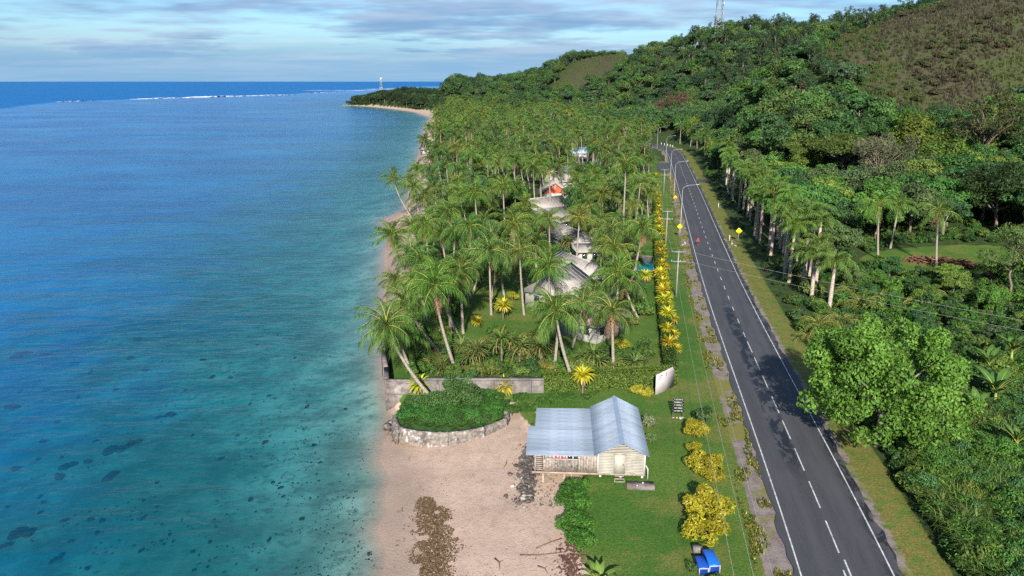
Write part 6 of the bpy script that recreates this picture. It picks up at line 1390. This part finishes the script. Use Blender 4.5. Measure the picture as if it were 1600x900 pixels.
# ------------------------------------------------------------------ masses: hill forest, knoll grass, thickets
def hill_forest():
    pts = []; r = np.random.default_rng(77); y = 330.0
    while y < 1320:
        st = 7.5 if y < 600 else 9.0; x = (110 if y < 470 else 72) if y < 620 else max(float(xi(y)) + 22 + (60 if y < 800 else 0), -400)
        if y > 470: x = float(xi(y)) + 18
        while x < .80 * y + 40:
            pts.append((x + r.normal() * 2, y + r.normal() * 2)); x += st * (.75 + .5 * r.random())
        y += st * .95
    for x, y in far_tr: pts.append((x, y))
    P = np.array(pts); kn = knoll_w(P[:, 0], P[:, 1]); p2 = np.hypot((P[:, 0] - PY(945, 92, 735).x) / 46, (P[:, 1] - 735) / 40)
    off = np.abs(road_off(P[:, 0], P[:, 1])); keep = (kn < .3) & (p2 > 1.0) & (off > 14); P = lift(P[keep]); keep = (P[:, 2] > 2.0) & ((P[:, 1] < 470) | (P[:, 1] > 830) | (P[:, 2] > np.where(P[:, 1] < 600, 4.8, 7.0))); P = P[keep]
    ridge = (P[:, 1] > 500) & (P[:, 0] > 130); n = len(P); idx = r.integers(0, 10, n); idx = np.where(ridge & (r.random(n) < .45), r.integers(10, 13, n), idx)
    dark = [(.052, .118, .036), (.070, .150, .036), (.040, .092, .038), (.098, .160, .042), (.060, .106, .046)]
    src = [(TREES[k][2] if len(TREES[k]) > 2 else full_tree(k), dark[i % 5]) for i, k in enumerate(('round0', 'round1', 'round2', 'round3', 'broad0', 'broad1', 'round0', 'sparse0', 'round2', 'sparse1'))] + [(full_tree(k), (.040, .072, .030)) for k in ('pine0', 'pine1', 'pine2')]
    scl = r.uniform(.85, 1.4, n) * np.where(P[:, 1] > 900, .85, 1.05); scl = np.where(idx >= 10, scl * 1.05, scl)
    mass('hill_forest', P - (0, 0, .8), scl, r.random(n) * 6.28, idx, src)
    return n
def full_tree(k):
    """crown and trunk as one mesh for the uncountable woods"""
    c, t = TREES[k][:2]; mb = MB()
    for me, mi in ((c, 0), (t, 1)):
        n = len(me.vertices); V = np.empty(n * 3, np.float32); me.vertices.foreach_get('co', V); A = np.empty(n, np.float32); me.attributes['v'].data.foreach_get('value', A)
        V = V.reshape(-1, 3); nl = len(me.polygons)
        if mi == 0:                                   # every other leaf, a little larger
            sel = np.arange(0, nl, 3); L_ = np.array([p_ for p_ in np.arange(n).reshape(-1, 4)[sel]]); Q = V[L_]; ctr = Q.mean(1, keepdims=True); Q = ctr + (Q - ctr) * 1.55
            mb.add(Q.reshape(-1, 3), np.arange(len(sel) * 4).reshape(-1, 4).tolist(), 0, A[L_].ravel())
        else: mb.add(V, [tuple(p_.vertices) for p_ in me.polygons], 1, A)
    m_ = mb.mesh('wood_tree', [M['leaf'], c and t.materials[0]]); TREES[k] = (c, t, m_); return m_
hill_forest()
def tuft(seed, n, L, w, lean, mat='leaf'):
    r = np.random.default_rng(seed); mb = MB()
    for i in range(n):
        a = r.random() * 6.28; l = L * r.uniform(.6, 1.15); b_ = r.normal(size=2) * .22 * L; ln = lean * r.uniform(.3, 1.2); d = np.array([math.cos(a), math.sin(a)]); s_ = np.array([-d[1], d[0]]) * w / 2
        p0 = np.r_[b_, 0]; p1 = np.r_[b_ + d * ln * l * .35, l * .65]; p2 = np.r_[b_ + d * ln * l, l * (1 - .35 * ln)]; e = np.r_[s_, 0]
        mb.add([p0 - e, p0 + e, p1 + e, p1 - e, p2], [(0, 1, 2, 3), (3, 2, 4)], 0, r.random())
    return mb.mesh('tuft', [M[mat]])
TUFT = [tuft(i, 26, 1.25, .06, .5) for i in range(3)]; TALL = [tuft(10 + i, 60, 1.75, .05, 1.05) for i in range(3)]; WEED = [tuft(20 + i, 12, .25, .05, .8, 'gold') for i in range(2)]
P = []
while len(P) < 30000:
    x, y = rng.uniform(100, 330), rng.uniform(240, 410)
    P.append((x, y))
P = np.array(P); P = P[knoll_w(P[:, 0], P[:, 1]) > .3]; p2 = np.c_[PY(945, 92, 735).x + rng.uniform(-46, 46, 1500), 735 + rng.uniform(-40, 40, 1500)]; P = lift(np.vstack([P, p2])); kk = vnoise(P[:, 0], P[:, 1], 42, 4) * .7 + vnoise(P[:, 0], P[:, 1], 12, 6) * .3  # broad noise puts the slope's shading variation into the tuft colours
mass('knoll_grass', P, rng.uniform(.5, 1.35, len(P)), rng.random(len(P)) * 6.28, np.where(kk > .52, rng.integers(0, 3, len(P)), rng.integers(3, 6, len(P))), [(TUFT[0], (.080, .064, .046)), (TUFT[1], (.125, .105, .062)), (TUFT[2], (.062, .056, .040)), (TUFT[0], (.082, .100, .034)), (TUFT[1], (.062, .092, .028)), (TUFT[2], (.13, .13, .055))])
P = np.c_[rng.uniform(105, 330, 1900), rng.uniform(240, 410, 1900)]; P = P[(knoll_w(P[:, 0], P[:, 1]) > .3) & (vnoise(P[:, 0], P[:, 1], 20, 8) > .60)]; P = lift(P)
mass('knoll_scrub', P, rng.uniform(.7, 2.0, len(P)), rng.random(len(P)) * 6, rng.integers(0, 4, len(P)), [(SHRUB[i], c) for i, c in enumerate([(.07, .085, .03), (.09, .07, .045), (.05, .07, .025), (.10, .095, .04)])])
def right_pts(n, y0, y1, a, b_, cond=None):
    out = []
    while len(out) < n:
        y = y0 * (y1 / y0) ** rng.random(); x = float(xroad(min(y, 400))) + rng.uniform(a, b_)
        if x > .85 * y + 10 or in_clear(x, y, 1.05) < 1: continue
        if cond and not cond(x, y): continue
        out.append((x, y))
    return lift(out)
P = right_pts(650, 40, 84, 9.2, 34, lambda x, y: math.hypot(x - 35, y - 66) > 4.5 and vnoise(x, y, 5, 2) > .50)
mass('tall_grass', P, rng.uniform(.7, 1.35, len(P)), rng.random(len(P)) * 6.28, rng.integers(0, 6, len(P)), [(TALL[i % 3], c) for i, c in enumerate([(.10, .18, .034), (.135, .19, .045), (.075, .16, .028), (.17, .19, .055), (.085, .16, .028), (.11, .18, .04)])])
P = right_pts(820, 40, 92, 9.2, 46, lambda x, y: math.hypot(x - 35, y - 66) > 4.0)
mass('leafy_thicket', P - (0, 0, .25), rng.uniform(.7, 1.7, len(P)), rng.random(len(P)) * 6.28, rng.integers(0, 6, len(P)), [(SHRUB_HI[i % 2], c) for i, c in enumerate([(.068, .17, .030), (.10, .205, .032), (.054, .132, .034), (.14, .21, .040), (.06, .15, .05), (.084, .18, .03)])])
P = right_pts(2400, 44, 330, 8.8, 75, lambda x, y: not (118 < y < 265 and x - float(xroad(y)) < 17.5))
mass('undergrowth', P - (0, 0, .2), rng.uniform(.6, 1.4, len(P)), rng.random(len(P)) * 6.28, rng.integers(0, 5, len(P)), [(SHRUB[i], c) for i, c in enumerate([(.05, .12, .022), (.07, .145, .025), (.036, .085, .02), (.09, .15, .03), (.06, .12, .04)])])
P = []
while len(P) < 2600:
    y = 40 * (300 / 40) ** rng.random(); o_ = rng.uniform(-6.4, -4.0)
    if vnoise(o_ * 2.2, y, 2.6, 6) > .50: P.append(road_pt(y, o_))
P = lift(P); mass('verge_weeds', P, rng.uniform(.5, 1.3, len(P)), rng.random(len(P)) * 6.28, rng.integers(0, 3, len(P)), [(WEED[0], (.30, .26, .05)), (WEED[1], (.22, .22, .05)), (WEED[0], (.12, .17, .03))])
# shore scrub on the far headland and behind the far beach
P = []
for _ in range(900):
    y = rnd.uniform(420, 1240); x = float(xi(y)) + abs(rnd.gauss(0, 1)) * (14 if y < 950 else 26) + 2; P.append((x, y))
P = lift(P); mass('shore_scrub', P, rng.uniform(1.6, 3.6, len(P)), rng.random(len(P)) * 6.28, rng.integers(0, 4, len(P)), [(SHRUB[i], c) for i, c in enumerate([(.03, .058, .02), (.04, .075, .022), (.026, .05, .02), (.05, .085, .028)])])
P = []
for _ in range(420): y = rnd.uniform(985, 1236); P.append((float(xi(y)) + rnd.uniform(5, 100), y))
P = lift(P); mass('headland_wood', P, rng.uniform(.8, 1.4, len(P)), rng.random(len(P)) * 6.28, rng.integers(0, 3, len(P)), [(full_tree('round0'), (.026, .05, .02)), (full_tree('broad0'), (.032, .06, .022)), (full_tree('round2'), (.022, .045, .018))])
